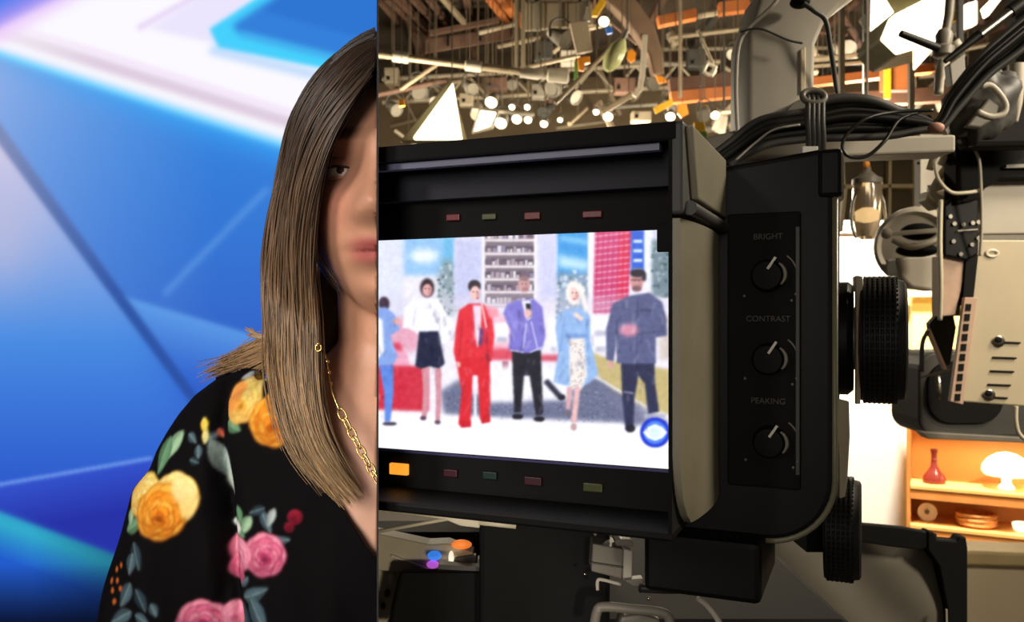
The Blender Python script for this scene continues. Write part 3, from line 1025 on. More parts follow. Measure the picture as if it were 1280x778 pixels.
er = MB(); er.torus(P(398, 435, 0.650), (0.0022, 0, 0), (0, 0, 0.0026), 0.0006, 18, 8); er.ball(P(398, 430, 0.648), 0.0012, 10, 8)
er.build('earring', M_gold, person, smooth=True)

# ------------------------------------------------------------------ the studio camera's viewfinder
TH = math.radians(23.0)
U = Vector((math.cos(TH), -math.sin(TH), 0))     # to the right along the screen
W = Vector((math.sin(TH), math.cos(TH), 0))      # into the hood
O = Vector((0.0890, 0.445, ZC))                  # front right edge of the hood


def V(u, w, z):
    return O + U * u + W * w + Vector((0, 0, z))


def vbox(mb, u0, u1, w0, w1, z0, z1):
    return mb.hexa([V(u0, w0, z0), V(u1, w0, z0), V(u1, w1, z0), V(u0, w1, z0), V(u0, w0, z1), V(u1, w0, z1), V(u1, w1, z1), V(u0, w1, z1)])


vf = thing('camera_viewfinder', 'black hooded studio camera viewfinder showing six people on a bright set', 'viewfinder', V(-0.1, 0.15, -0.135))
ZT, ZB = 0.1013, -0.1232
HD = 0.125
UL = -0.26
# hood: top, floor and a bulged right side in one shell each
mb = MB(); vbox(mb, UL, -0.001, 0, HD, ZT - 0.006, ZT); mb.build('hood_top', M_black, vf, bevel=0.0015, clip=1)
mb = MB(); vbox(mb, UL, -0.004, 0.0, HD, ZB, ZB + 0.006); mb.build('hood_floor', M_black, vf, bevel=0.0015, clip=1)
# right side, a sheet with a rounded lower front corner, bulging outwards
prof = []
for i in range(15):
    w = HD * i / 14
    prof.append((w, 0.0045 * math.sin(math.pi * min(1, i / 14)) ** 0.8))
zs = [ZT - 0.052 - k * (ZT - 0.052 - ZB - 0.004) / 24 for k in range(25)]
mb = MB(); vs = []; fs = []
nn = len(prof)
for z in zs:
    e = max(0.0, (ZB + 0.05) - z) / 0.05
    shift = 0.05 * (1 - math.sqrt(max(0, 1 - e * e))) if e > 0 else 0
    for (w, bu) in prof:
        ww = shift + w * (HD - shift) / HD
        vs.append(V(bu, ww, z))
    for (w, bu) in reversed(prof):
        ww = shift + w * (HD - shift) / HD
        vs.append(V(bu - 0.004, ww, z))
R = nn * 2
for j in range(len(zs) - 1):
    for k in range(R):
        fs.append((j * R + k, j * R + (k + 1) % R, (j + 1) * R + (k + 1) % R, (j + 1) * R + k))
fs.append(tuple(range(R))); fs.append(tuple((len(zs) - 1) * R + k for k in range(R)))
mb.add(vs, fs).build('hood_side', M_hood, vf, smooth='auto')
# upper part of the side: the folding flap and its sloping brow
mb = MB(); vbox(mb, -0.006, 0.002, 0.0, HD, ZT - 0.050, ZT); mb.build('hood_flap', M_dgrey, vf, bevel=0.002)
mb = MB()
mb.prism([V(0.002, 0.004, ZT - 0.002), V(0.002, 0.118, ZT - 0.002), V(0.002, 0.118, ZT - 0.040), V(0.002, 0.020, ZT - 0.040)], U * 0.004)
mb.build('flap_plate', M_hood, vf, bevel=0.0012)
mb = MB(); mb.tube([V(0.004, 0.006, ZT - 0.046), V(0.004, 0.120, ZT - 0.046)], 0.004, 10); mb.build('flap_hinge', M_dgrey, vf, smooth='auto')
mb = MB(); vbox(mb, -0.0062, -0.0042, 0.0, HD, ZB + 0.004, ZT - 0.004); mb.build('hood_inner_side', M_blackm, vf)
# lip under the top edge, its reflection put in as blue-grey colour
M_lip = mat('lip_blue_grey', (92, 94, 116), 0.4, vary=0.1)
mb = MB(); vbox(mb, UL, -0.012, 0.004, 0.010, ZT - 0.0142, ZT - 0.0105); mb.build('hood_lip', M_lip, vf, clip=1)
mb = MB(); vbox(mb, UL, -0.002, -0.0006, 0.004, ZT - 0.010, ZT - 0.0002); mb.build('front_rim', M_blackm, vf, bevel=0.001, clip=1)
mb = MB(); vbox(mb, UL, -0.012, 0.03, HD - 0.004, ZT - 0.030, ZT - 0.0065); mb.build('hood_lining', mat('dark_blue_black_lining', (16, 18, 30), 0.7, vary=0.1), vf, clip=1)
# bezel around the screen
SW = 0.040            # the picture sits this far inside
su1 = -0.0138
sz1, sz0 = 0.0473, -0.0918
mb = MB()
vbox(mb, UL, -0.005, SW + 0.002, SW + 0.008, sz1, ZT - 0.03)
mb.build('bezel_top', M_blackm, vf, clip=1)
mb = MB(); vbox(mb, UL, -0.005, SW + 0.002, SW + 0.008, ZB + 0.006, sz0); mb.build('bezel_bottom', M_blackm, vf, clip=1)
mb = MB(); vbox(mb, su1, -0.005, SW + 0.002, SW + 0.008, sz0, sz1); mb.build('bezel_side', M_blackm, vf)
mb = MB(); vbox(mb, su1 - 0.008, su1 + 0.002, SW - 0.001, SW + 0.003, sz1 - 0.013, sz1 + 0.004); mb.build('bezel_tab', M_blackm, vf, bevel=0.001)
M_edge = mat('screen_edge_violet', (70, 66, 110), 0.3, vary=0.1)
mb = MB(); vbox(mb, UL, su1, SW + 0.0005, SW + 0.002, sz0 - 0.0022, sz0 - 0.0008); mb.build('screen_edge', M_edge, vf, clip=1)
# tally lamps: four above, five below
M_tred = mat('unlit_red_lens', (96, 22, 26), 0.4); M_tgrn = mat('unlit_green_lens', (66, 70, 30), 0.4)
M_torg = mat('lit_amber_lens', (255, 160, 40), 0.4, emit=1.0, emit_rgb=(255, 165, 50))
M_tdg = mat('unlit_dark_green_lens', (18, 44, 40), 0.4); M_tdr = mat('unlit_dark_red_lens', (60, 18, 30), 0.4)


def on_screen(px, py, w=SW):
    """u, z of the picture plane seen at pixel px, py"""
    k = (px - 640) / F
    base = O + W * w
    u = (k * base.y - base.x) / (U.x - k * U.y)
    p = base + U * u
    return u, (389 - py) / F * p.y


for (px, py, ww, hh, m, lb) in [(566, 272, 20, 9, M_tred, 'dim red tally lens'), (611, 271, 20, 8, M_tgrn, 'dim olive tally lens'), (665, 270, 22, 10, M_tred, 'dim red tally lens'),
                                (740, 268, 26, 9, M_tred, 'dim red tally lens'), (498, 587, 28, 15, M_torg, 'lit amber tally lens'), (563, 592, 20, 10, M_tdr, 'dark red tally lens'),
                                (612, 595, 20, 10, M_tdg, 'dark green tally lens'), (666, 602, 24, 11, M_tdr, 'dark red tally lens'), (741, 610, 26, 11, M_tgrn, 'dim olive tally lens')]:
    u, z = on_screen(px, py)
    s = (0.505 - (px - 640) * 0.0001) / F
    mb = MB(); vbox(mb, u - ww * s / 2, u + ww * s / 2, SW - 0.0005, SW + 0.003, z - hh * s / 2, z + hh * s / 2)
    o = mb.build('tally_lamp', m, vf, bevel=0.0006); o['label'] = lb


# ---- the picture on the screen
def programme_picture():
    c = Canvas(462, 280, 850, 600, 2.0, (236, 232, 244))
    n = lambda lo, hi: float(rng.uniform(lo, hi))
    c.rect(460, 280, 850, 300, (196, 198, 222), 4, 0.8)
    # upper background
    c.rect(460, 288, 505, 400, (222, 226, 246), 2)
    c.rect(505, 290, 556, 345, (150, 196, 240), 3)
    c.ell(530, 320, 18, 9, (236, 244, 252), 4)
    c.rect(553, 296, 569, 345, (110, 186, 232), 2.5)
    c.ell(560, 345, 9, 22, (132, 152, 160), 4)
    c.rect(549, 340, 572, 395, (140, 158, 170), 5, 0.7)
    for k in range(70):
        c.ell(n(548, 573), n(330, 395), n(1, 2.6), n(1, 2.6), random.choice([(90, 120, 120), (190, 205, 215), (70, 95, 110)]), 0.8, 0.8)
    c.rect(568, 300, 604, 385, (206, 208, 238), 1.5)
    c.rect(572, 303, 600, 372, (190, 194, 232), 4, 0.8)
    c.rect(603, 288, 607, 385, (240, 238, 248), 1)
    # book shelves
    c.rect(607, 292, 668, 384, (126, 112, 124), 1.2)
    for y in (299, 316, 332, 348, 364, 380):
        c.rect(607, y - 8, 668, y - 1, (86, 76, 92), 1.2)
        x = 609
        while x < 665:
            w = n(2, 6)
            c.rect(x, y - n(4, 9), x + w, y, random.choice([(232, 226, 236), (180, 160, 172), (206, 190, 200), (120, 96, 120), (240, 236, 240), (150, 140, 170)]), 0.6, 0.9)
            x += w + n(0, 2)
        c.rect(606, y, 669, y + 3.2, (226, 216, 222), 0.8)
    c.rect(668, 292, 672, 384, (240, 236, 246), 1)
    c.rect(672, 296, 697, 378, (214, 214, 242), 1.5)
    c.rect(676, 300, 694, 372, (202, 204, 240), 3, 0.8)
    c.rect(697, 288, 737, 350, (52, 148, 222), 1.5)
    c.poly([(697, 318), (737, 326), (737, 340), (697, 334)], (190, 226, 246), 4)
    c.poly([(700, 296), (736, 300), (736, 306), (700, 300)], (150, 212, 244), 3)
    c.rect(697, 342, 740, 400, (136, 158, 186), 3)
    for k in range(90):
        c.ell(n(696, 740), n(338, 400), n(1, 3), n(1, 3), random.choice([(84, 116, 134), (196, 214, 230), (110, 140, 150), (222, 230, 240)]), 0.8, 0.8)
    c.rect(735, 286, 744, 400, (240, 234, 244), 1.2)
    # red lattice block
    c.poly([(744, 288), (790, 287), (784, 392), (741, 392)], (206, 64, 116), 1.2)
    c.poly([(775, 287), (790, 287), (784, 392), (770, 392)], (222, 40, 76), 1.5, 0.8)
    for k in range(14):
        y = 292 + k * 7.6
        c.line((743, y + 4), (788, y - 1), 1.8, (240, 190, 216), 0.7, 0.75)
    for k in range(7):
        c.line((748 + k * 6.5, 288), (744 + k * 6.5, 392), 1.2, (166, 30, 90), 0.7, 0.6)
    c.rect(789, 287, 806, 345, (40, 92, 208), 1.5)
    for y in (300, 312, 324, 336):
        c.rect(792, y, 803, y + 4, (206, 222, 246), 0.9)
    c.rect(806, 287, 816, 360, (232, 236, 246), 1.2)
    c.rect(815, 300, 842, 372, (112, 134, 146), 2)
    for k in range(60):
        c.ell(n(815, 842), n(300, 372), n(1, 3), n(1, 3), random.choice([(60, 88, 92), (160, 180, 190), (84, 110, 110)]), 0.8, 0.8)
    # middle: couch, tables, sofa
    c.rect(460, 372, 850, 392, (214, 206, 226), 6, 0.5)
    c.poly([(470, 400), (525, 396), (525, 440), (470, 440)], (226, 150, 176), 4, 0.8)
    c.poly([(470, 432), (500, 428), (512, 466), (470, 470)], (214, 70, 96), 2)
    c.poly([(484, 436), (508, 440), (514, 462), (492, 462)], (236, 170, 196), 2)
    c.poly([(466, 458), (534, 458), (536, 515), (466, 513)], (206, 50, 70), 2)
    c.rect(600, 395, 640, 440, (238, 186, 204), 3)
    c.rect(606, 436, 645, 452, (216, 74, 96), 2.5)
    c.rect(674, 444, 705, 462, (206, 76, 100), 2.5)
    c.rect(606, 452, 720, 500, (236, 234, 246), 2)
    for (x0, y0, x1, y1) in [(552, 398, 566, 420), (618, 404, 636, 428), (686, 400, 698, 440), (740, 396, 768, 420), (742, 424, 760, 440)]:
        c.rect(x0, y0, x1, y1, (246, 246, 252), 2); c.rect(x0 + 3, y1 - 6, x1 - 2, y1, (150, 150, 178), 2, 0.7)
    c.rect(628, 452, 636, 468, (150, 70, 90), 1, 0.7)
    # carpet
    c.poly([(550, 490), (575, 474), (588, 492), (640, 500), (700, 494), (745, 470), (790, 500), (806, 530), (556, 520)], (104, 110, 140), 3)
    for k in range(500):
        x = n(556, 800); y = n(486, 528)
        c.ell(x, y, 1.1, 0.8, random.choice([(70, 74, 104), (160, 166, 192), (88, 92, 124)]), 0.5, 0.6)
    c.poly([(606, 462), (640, 458), (702, 460), (716, 500), (610, 504)], (240, 240, 248), 3)
    # olive sofa on the right
    c.poly([(738, 440), (770, 452), (838, 462), (842, 520), (800, 508), (764, 486), (742, 464)], (196, 178, 122), 2)
    c.line((742, 470), (836, 526), 3, (240, 236, 232), 1.2)
    c.poly([(740, 470), (770, 490), (836, 528), (836, 540), (790, 540), (752, 486)], (112, 116, 146), 3, 0.8)
    c.rect(824, 395, 846, 450, (210, 196, 190), 3)
    # bright floor
    c.poly([(460, 514), (560, 519), (640, 524), (740, 530), (850, 534), (850, 600), (460, 600)], (250, 249, 254), 3)
    sk = (226, 168, 168)
    # person A: pale blue suit, cut by the edge
    c.ell(480, 380, 7, 9, (70, 56, 70), 1.2)
    c.poly([(468, 386), (482, 384), (494, 394), (500, 412), (488, 420), (497, 446), (490, 458), (468, 458)], (134, 164, 228), 1.2)
    c.poly([(470, 396), (478, 400), (480, 440), (470, 452)], (244, 244, 250), 1.5)
    c.ell(496, 402, 5, 4, sk, 1)
    c.poly([(474, 457), (492, 457), (492, 490), (488, 528), (481, 528), (480, 490)], (96, 138, 226), 1.2)
    c.ell(487, 530, 9, 2.5, (70, 64, 84), 1)
    # person B: white blouse, black skirt
    c.ell(534, 360, 9, 12, (58, 44, 52), 1.5); c.ell(534, 363, 6, 8, sk, 1)
    c.poly([(518, 374), (548, 374), (558, 392), (562, 424), (554, 432), (548, 416), (522, 417), (514, 412), (503, 410), (506, 384)], (244, 243, 250), 1.2)
    c.line((520, 385), (516, 408), 2, (206, 206, 224), 1.2, 0.8); c.line((548, 390), (551, 424), 2, (206, 206, 224), 1.2, 0.8)
    c.poly([(524, 415), (548, 414), (556, 455), (548, 462), (538, 458), (528, 462), (519, 458)], (32, 36, 62), 1.2)
    c.poly([(527, 461), (537, 459), (537, 490), (533, 524), (527, 522), (529, 490)], (210, 146, 158), 1)
    c.poly([(543, 460), (552, 461), (552, 495), (550, 526), (544, 526), (545, 495)], (206, 142, 156), 1)
    c.ell(529, 523, 4, 3, (96, 70, 90), 1); c.ell(547, 528, 4, 3, (96, 70, 90), 1)
    # person C: red trouser suit
    c.poly([(574, 388), (586, 380), (604, 380), (614, 390), (618, 420), (614, 452), (570, 452), (567, 440), (570, 410)], (222, 38, 54), 1.2)
    c.poly([(606, 382), (622, 386), (624, 396), (612, 398)], (238, 150, 168), 1.5)
    c.poly([(570, 448), (612, 448), (613, 490), (612, 525), (600, 525), (597, 470), (591, 470), (588, 532), (573, 532), (577, 490)], (216, 30, 44), 1.2)
    c.line((594, 470), (594, 528), 3.5, (240, 236, 244), 1.2)
    c.line((578, 400), (574, 446), 1.6, (172, 20, 40), 1, 0.8); c.line((609, 400), (609, 446), 1.6, (172, 20, 40), 1, 0.8)
    c.poly([(591, 382), (602, 382), (601, 424), (597, 436), (594, 420)], (236, 216, 232), 1.2)
    c.poly([(600, 410), (605, 412), (603, 432), (598, 432)], (120, 60, 120), 1)
    c.ell(593, 358, 8, 8, (44, 34, 42), 1); c.ell(594, 367, 6.5, 9.5, (240, 196, 192), 1); c.ell(597, 373, 2, 1.2, (170, 70, 80), .6, .7)
    c.ell(573, 456, 3, 4, sk, 1); c.line((602, 378), (608, 410), 2.2, (242, 216, 214), 1)
    c.poly([(574, 526), (588, 526), (589, 534), (576, 535)], (200, 24, 40), 1); c.poly([(600, 520), (612, 520), (613, 528), (602, 530)], (200, 24, 40), 1)
    # person D: violet-blue blazer, black trousers
    c.poly([(640, 438), (676, 438), (677, 470), (679, 518), (670, 520), (662, 470), (655, 470), (651, 516), (643, 516), (641, 470)], (24, 24, 36), 1.2)
    c.ell(647, 521, 7, 3.5, (24, 22, 32), 1); c.ell(674, 524, 7, 3.5, (24, 22, 32), 1)
    c.poly([(646, 376), (668, 374), (678, 384), (682, 420), (678, 436), (660, 442), (636, 438), (638, 412), (629, 392), (634, 380)], (124, 116, 206), 1.2)
    c.poly([(652, 376), (663, 376), (664, 398), (658, 402)], (236, 234, 246), 1); c.poly([(657, 380), (663, 380), (664, 396), (660, 398)], (30, 28, 44), .9)
    c.poly([(634, 384), (648, 404), (658, 396), (660, 402), (646, 416), (634, 404)], (138, 132, 218), 1.2)
    c.ell(660, 392, 4.5, 6, (232, 186, 186), 1)
    for pq in [((658, 404), (654, 436)), ((664, 402), (672, 436)), ((638, 438), (655, 441)), ((662, 441), (678, 434))]:
        c.line(pq[0], pq[1], 1.5, (222, 222, 246), .8, .85)
    c.ell(655, 356, 7.5, 10, (206, 158, 160), 1); c.ell(655, 348.5, 6.5, 3.5, (130, 104, 108), 1.4, .8); c.ell(656, 362, 4, 2.2, (150, 106, 112), 1, .7)
    # black trouser leg of someone behind
    c.line((682, 476), (700, 496), 7, (44, 44, 66), 1.4); c.ell(702, 497, 5, 4, (30, 30, 48), 1)
    # person E: pale blue coat dress, fair hair
    c.poly([(706, 388), (726, 384), (738, 396), (738, 426), (748, 468), (738, 478), (722, 486), (692, 478), (698, 440), (694, 410), (697, 394)], (146, 182, 232), 1.2)
    c.poly([(712, 424), (730, 422), (734, 470), (726, 488), (712, 486)], (238, 230, 226), 1.4)
    for k in range(60):
        c.ell(n(712, 732), n(424, 486), 1, 1, random.choice([(176, 150, 150), (206, 186, 176), (150, 170, 190)]), .5, .8)
    c.line((706, 396), (700, 440), 2, (112, 150, 214), 1.2, .8); c.line((733, 400), (735, 440), 2, (112, 150, 214), 1.2, .8); c.rect(706, 418, 734, 423, (112, 148, 212), 1.2, .8)
    c.ell(717, 366, 10, 15, (248, 238, 232), 1.5); c.ell(718, 368, 6, 9, (244, 206, 200), 1); c.ell(718, 374, 2.2, 1.2, (190, 90, 100), .6, .7)
    c.line((728, 400), (718, 392), 5, (246, 214, 206), 1.2); c.line((724, 354), (734, 390), 6, (246, 240, 236), 1.8)
    c.line((722, 484), (717, 528), 7, (232, 184, 186), 1.2); c.line((712, 484), (710, 512), 6, (216, 168, 174), 1.2)
    c.ell(717, 534, 4, 5, (190, 160, 160), 1); c.ell(709, 517, 6, 3.5, (110, 100, 120), 1)
    # person F: slate shirt, dark trousers
    c.poly([(776, 452), (818, 452), (819, 480), (824, 515), (810, 518), (806, 480), (798, 470), (793, 500), (792, 538), (782, 538), (778, 500)], (40, 44, 76), 1.2)
    c.line((780, 490), (792, 492), 2, (150, 150, 176), 1); c.ell(788, 536, 6, 5, (26, 26, 40), 1)
    c.poly([(786, 370), (812, 366), (828, 378), (833, 400), (834, 420), (820, 422), (820, 455), (772, 455), (772, 420), (767, 452), (758, 450), (758, 410), (766, 380)], (86, 92, 134), 1.2)
    c.line((771, 400), (772, 454), 1.6, (56, 60, 98), 1, .8); c.line((797, 372), (796, 454), 1.4, (62, 66, 104), .8, .8); c.rect(802, 386, 818, 390, (62, 68, 106), 1, .8); c.line((776, 420), (832, 414), 2, (60, 64, 102), 1.2, .7)
    c.ell(786, 413, 12, 8, (216, 142, 168), 2.5); c.ell(763, 456, 3.5, 5, (216, 160, 160), 1)
    c.ell(796, 352, 8.5, 12, (206, 150, 150), 1); c.ell(797, 341.5, 9.5, 5.5, (36, 30, 40), 1.2); c.ell(805, 346, 3, 6, (36, 30, 40), 1.2); c.ell(796, 361, 6, 4, (110, 76, 84), 1.2, .85); c.rect(789, 349, 803, 351.5, (80, 50, 60), .8, .6)
    # broadcast mark low on the right
    c.rect(806, 518, 832, 523, (170, 172, 196), 1.2, .8)
    c.ell(819, 541, 19, 19, (28, 54, 206), 0.9); c.ell(819, 541, 14.5, 14.5, (80, 130, 244), 1.0)
    c.poly([(804, 541), (810, 534), (819, 530.5), (828, 534), (834, 541), (828, 548), (819, 551.5), (810, 548)], (244, 248, 255), 0.8)
    c.ell(819, 541, 7.5, 7.5, (214, 236, 255), 1.2)
    # folds and shading of the clothes, smudges of the live picture
    for (x0, x1, y0, y1, k) in [(470, 496, 390, 525, 14), (506, 558, 378, 414, 14), (522, 554, 418, 458, 10), (570, 614, 386, 528, 34), (634, 680, 380, 436, 22), (642, 678, 444, 515, 12), (697, 742, 390, 478, 24), (762, 832, 374, 452, 36), (778, 820, 458, 530, 12)]:
        for i in range(k):
            x = n(x0, x1); y = n(y0, y1); L = n(5, 14); w = n(1.2, 3.0); a = n(-0.5, 0.5)
            dk_ = random.random() < 0.55
            c.line((x, y), (x + L * a, y + L), w, (24, 20, 60) if dk_ else (250, 246, 255), 1.3, 0.22 if dk_ else 0.20)
    for (hx, hy) in [(534, 363), (594, 367), (655, 357), (718, 368), (796, 353)]:
        c.line((hx - 3, hy - 2), (hx - 1, hy - 2), 1.4, (70, 40, 50), 0.5, 0.7); c.line((hx + 1.5, hy - 2), (hx + 3.5, hy - 2), 1.4, (70, 40, 50), 0.5, 0.7); c.ell(hx + 3.5, hy + 2, 2, 5, (150, 96, 100), 1.4, 0.5)
    sm = c.blurred(rng.normal(0, 1, c.a.shape[:2]), 1.6)
    c.a = c.a + (sm / sm.std())[..., None] * np.array((2.4, 2.8, 2.6))
    for ch in range(3):
        c.a[..., ch] = c.blurred(c.a[..., ch], 0.55)
    c.a = np.clip(c.a * 1.04 + 4 + rng.normal(0, 2.5, c.a.shape), 0, 255)
    return c


cp = programme_picture()
M_lcd = mat('viewfinder_picture', (0, 0, 0), 0.3, emit=1.0, attr='picture', attr_emit=True)
nx, ny = 420, 330
s, t = np.meshgrid(np.linspace(0, 1, nx), np.linspace(0, 1, ny))
p0 = V(UL, SW, sz0); ex = V(su1, SW, sz0) - p0; ey = Vector((0, 0, sz1 - sz0))
wx = p0.x + s * ex.x; wy = p0.y + s * ex.y; wz = p0.z + t * ey.z
cols = lin_np(cp.at((640 + F * wx / wy).ravel(), (389 - F * (wz - ZC) / wy).ravel()))
sc = grid_object('screen', p0, ex, ey, nx, ny, cols, M_lcd, vf, clip=1)
sc['label'] = 'lit screen with six presenters standing on a living-room set'
mb = MB(); vbox(mb, UL, su1 + 0.002, SW + 0.001, SW + 0.0018, sz0 - 0.001, sz1 + 0.001); mb.build('screen_backing', M_blackm, vf, clip=1)

# ---- body behind the hood with the control flange on the right
BT, BB = 0.104, -0.150
FW = 0.072
mb = MB()
n = 10
poly = [V(UL, HD, BT - 0.008), V(0, HD, BT - 0.008), V(FW - 0.006, HD, BT), V(FW, HD, BT - 0.008)]
rc = 0.042
for k in range(n + 1):
    a = math.pi / 2 * k / n
    poly.append(V(FW - rc + rc * math.cos(a), HD, BB + rc - rc * math.sin(a)))
poly.append(V(UL, HD, BB - 0.004))
mb.prism(poly, W * 0.11)
mb.build('body', M_black, vf, bevel=0.004, clip=1, seg=3)
# pale edge strip on the flange's outer border
M_edgew = mat('worn_edge_paint', (120, 116, 92), 0.35, vary=0.2)
edge = [V(FW + 0.0003, HD + 0.002, BT - 0.03)]
for k in range(n + 1):
    a = math.pi / 2 * k / n
    edge.append(V(FW - rc + (rc + 0.0003) * math.cos(a), HD + 0.002, BB + rc - (rc + 0.0003) * math.sin(a)))
mb = MB(); mb.tube(edge, 0.0020, 8); mb.build('edge_trim', M_edgew, vf, smooth=True)
mb = MB(); vbox(mb, FW - 0.010, FW + 0.005, HD - 0.002, HD + 0.03, BT - 0.032, BT - 0.001); mb.build('corner_bumper', M_black, vf, bevel=0.003)
# recessed control panel
mb = MB(); vbox(mb, 0.006, 0.052, HD - 0.0035, HD + 0.002, BB + 0.035, BT - 0.040); mb.build('control_panel', M_blackm, vf, bevel=0.0015)
mb = MB(); vbox(mb, 0.049, 0.0515, HD - 0.0045, HD - 0.0030, BB + 0.045, BT - 0.050); mb.build('panel_trim', M_dgrey, vf, bevel=0.0004)
M_print = mat('faded_white_print', (66, 63, 58), 0.6, vary=0.3, scale=900)
M_knob = mat('knob_black', (9, 9, 9), 0.6, spec=0.15)
M_mark = mat('knob_white_mark', (206, 200, 184), 0.5, vary=0.1)


def on_panel(px, py):
    return on_screen(px, py, HD - 0.004)


for (kx, ky, ty, word) in [(966, 345, 296, 'BRIGHT'), (967, 449, 399, 'CONTRAST'), (968, 552, 502, 'PEAKING')]:
    u, z = on_panel(kx - 6, ky)
    kb = MB(); kb.lathe(V(u, HD - 0.0035, z), -W, [(0, 0.0105), (0.007, 0.0100), (0.0085, 0.0088), (0.0088, 0.004), (0.0088, 0.0005)], 28)
    knob = kb.build('adjustment_knob', M_knob, vf, smooth='auto')
    a0 = math.radians(62)
    r0, r1 = 0.0035, 0.0098
    pm = MB(); pm.bar(V(u + 0.002 + r0 * math.cos(a0) - 0.003, HD - 0.0128, z + 0.004), V(u + 0.002 + r1 * math.cos(a0) - 0.001, HD - 0.0128, z + 0.0115), 0.0016, 0.0016, up=W)
    pm.build('pointer', M_mark, knob)
    arc = MB(); arc.tube([V(u + 0.003 + 0.0085 * math.cos(t), HD - 0.0126, z + 0.0005 + 0.0085 * math.sin(t)) for t in np.linspace(math.radians(58), math.radians(-48), 12)],
                         [0.0007 + 0.0006 * math.sin(math.pi * i / 11) for i in range(12)], 6)
    arc.build('worn_rim', M_greym, knob, smooth=True)  # grey arc along the right of the knob rim
    ar2 = MB(); ar2.tube([V(u + 0.003 + 0.0150 * math.cos(t), HD - 0.0038, z + 0.0155 * math.sin(t)) for t in np.linspace(math.radians(55), math.radians(8), 9)], 0.0006, 6)
    ar2.build('scale_arc', M_greym, vf, smooth=True)
    for sx, sy in ((-0.015, -0.013), (0.0145, -0.016), (0.017, -0.012)):
        tk = MB(); tk.ball(V(u + sx, HD - 0.0038, z + sy), 0.0009, 8, 6); tk.build('panel_screw', M_greym, vf)
    ut, zt = on_panel(960, ty)
    lettering('caption', word, V(ut, HD - 0.0037, zt), U, (0, 0, 1), 0.0053, M_print, vf)
# bottom clamp and mounting tongue under the body, down to the camera
mb = MB(); vbox(mb, -0.045, 0.03, 0.10, 0.19, -0.185, -0.146); mb.build('mount', M_black, vf, bevel=0.004)
mb = MB(); vbox(mb, 0.016, 0.024, 0.105, 0.118, -0.185, -0.152); mb.build('mount_plate', M_greym, vf, bevel=0.001)

# ------------------------------------------------------------------ knobs to the right of the viewfinder
M_grip = mat('ribbed_rubber', (34, 33, 30), 0.55, spec=0.3)


def ringed_knob(name, label, pxa, pxb, pyc, rpx, Y, teeth, extra=None):
    a = P(pxa, pyc, Y); b = P(pxb, pyc, Y); R0 = rpx / F * Y
    d = (b - a).length; ax = U.copy(); c0 = (a + b) / 2; a = c0 - ax * d / 2; b = c0 + ax * d / 2
    e1 = W.copy(); e2 = Vector((0, 0, 1))
    t = thing(name, label, 'knob', a - Vector((0, 0, R0)))
    prof = [(0, R0 * 0.6), (0.0005, R0 * 0.95)]
    for k in range(teeth):
        s = d * (0.06 + 0.74 * k / teeth); e = d * 0.74 / teeth
        prof += [(s, R0 * 0.955), (s + e * 0.2, R0), (s + e * 0.6, R0), (s + e * 0.8, R0 * 0.955)]
    prof += [(d * 0.84, R0 * 0.93), (d * 0.95, R0 * 0.92), (d, R0 * 0.86), (d, 0.002)]
    mb = MB(); mb.lathe(a, ax, prof, 72); mb.build('grip', M_grip, t, smooth='auto')
    # short axial knurls between the rings
    kn = MB()
    for k in range(64):
        ang = 2 * math.pi * k / 64
        off = (e1 * math.cos(ang) + e2 * math.sin(ang)) * R0 * 0.975
        kn.bar(a + ax * d * 0.08 + off, a + ax * d * 0.80 + off, R0 * 0.03, R0 * 0.03, up=off)
    kn.build('knurling', M_grip, t)
    return t, a, b, R0, ax


t, a, b, R0, ax = ringed_knob('focus_knob', 'large black ribbed focus knob right of the viewfinder, upper of two', 1077, 1130, 425, 80, 0.64, 7)
mb = MB(); q = P(1067, 423, 0.645); p = q - ax * 0.03
mb.lathe(p, ax, [(0, 0.02), (0, 0.0435), ((q - p).length - 0.004, 0.0435), ((q - p).length, 0.040), ((q - p).length, 0.01)], 48); mb.build('collar', M_black, t, smooth='auto')
mb = MB(); mb.lathe(q, ax, [(0, 0.024), ((a - q).length + 0.002, 0.024)], 24); mb.build('shaft', M_greym, t, smooth='auto')
mb = MB(); mb.bar(P(1072, 345, 0.62), P(1072, 505, 0.62), 0.003, 0.003); mb.build('index_rod', M_beige, t)
mb = MB(); mb.box(tuple(P(1069, 365, 0.62)), tuple(P(1075, 346, 0.625))); mb.build('index_tab', M_beige, t, bevel=0.0006)
t, a, b, R0, ax = ringed_knob('zoom_knob', 'smaller black ribbed knob below the large focus knob', 1032, 1075, 661, 65, 0.64, 6)
mb = MB(); mb.prism([P(1046, 498, 0.60), P(1062, 502, 0.60), P(1063, 545, 0.60), P(1060, 600, 0.60), P(1057, 622, 0.60), P(1050, 624, 0.60), P(1049, 570, 0.60), P(1046, 530, 0.60)], (0, 0.006, 0))
mb.build('stay', M_beige, t, bevel=0.001); 
mb = MB(); mb.bar(P(1000, 660, 0.66), P(1040, 660, 0.66), 0.03, 0.03); mb.build('shaft', M_black, t)

# ------------------------------------------------------------------ the camera under the viewfinder
cm = thing('studio_camera', 'black studio camera body on its pedestal beneath the viewfinder', 'camera', (0.10, 0.86, 0))
mb = MB(); mb.box((-0.02, 0.66, 1.02), (0.27, 1.11, 1.255)); mb.build('body', M_blackm, cm, bevel=0.008)
mb = MB(); mb.prism([P(500, 716, 0.66), P(740, 716, 0.66), P(740, 800, 0.66), P(482, 800, 0.66)], (0, 0.012, 0)); mb.build('side_box', M_blackm, cm, bevel=0.003)
mb = MB(); mb.box((-0.025, 0.64, 1.245), (0.075, 0.85, 1.345)); mb.build('viewfinder_yoke', M_blackm, cm, bevel=0.004)
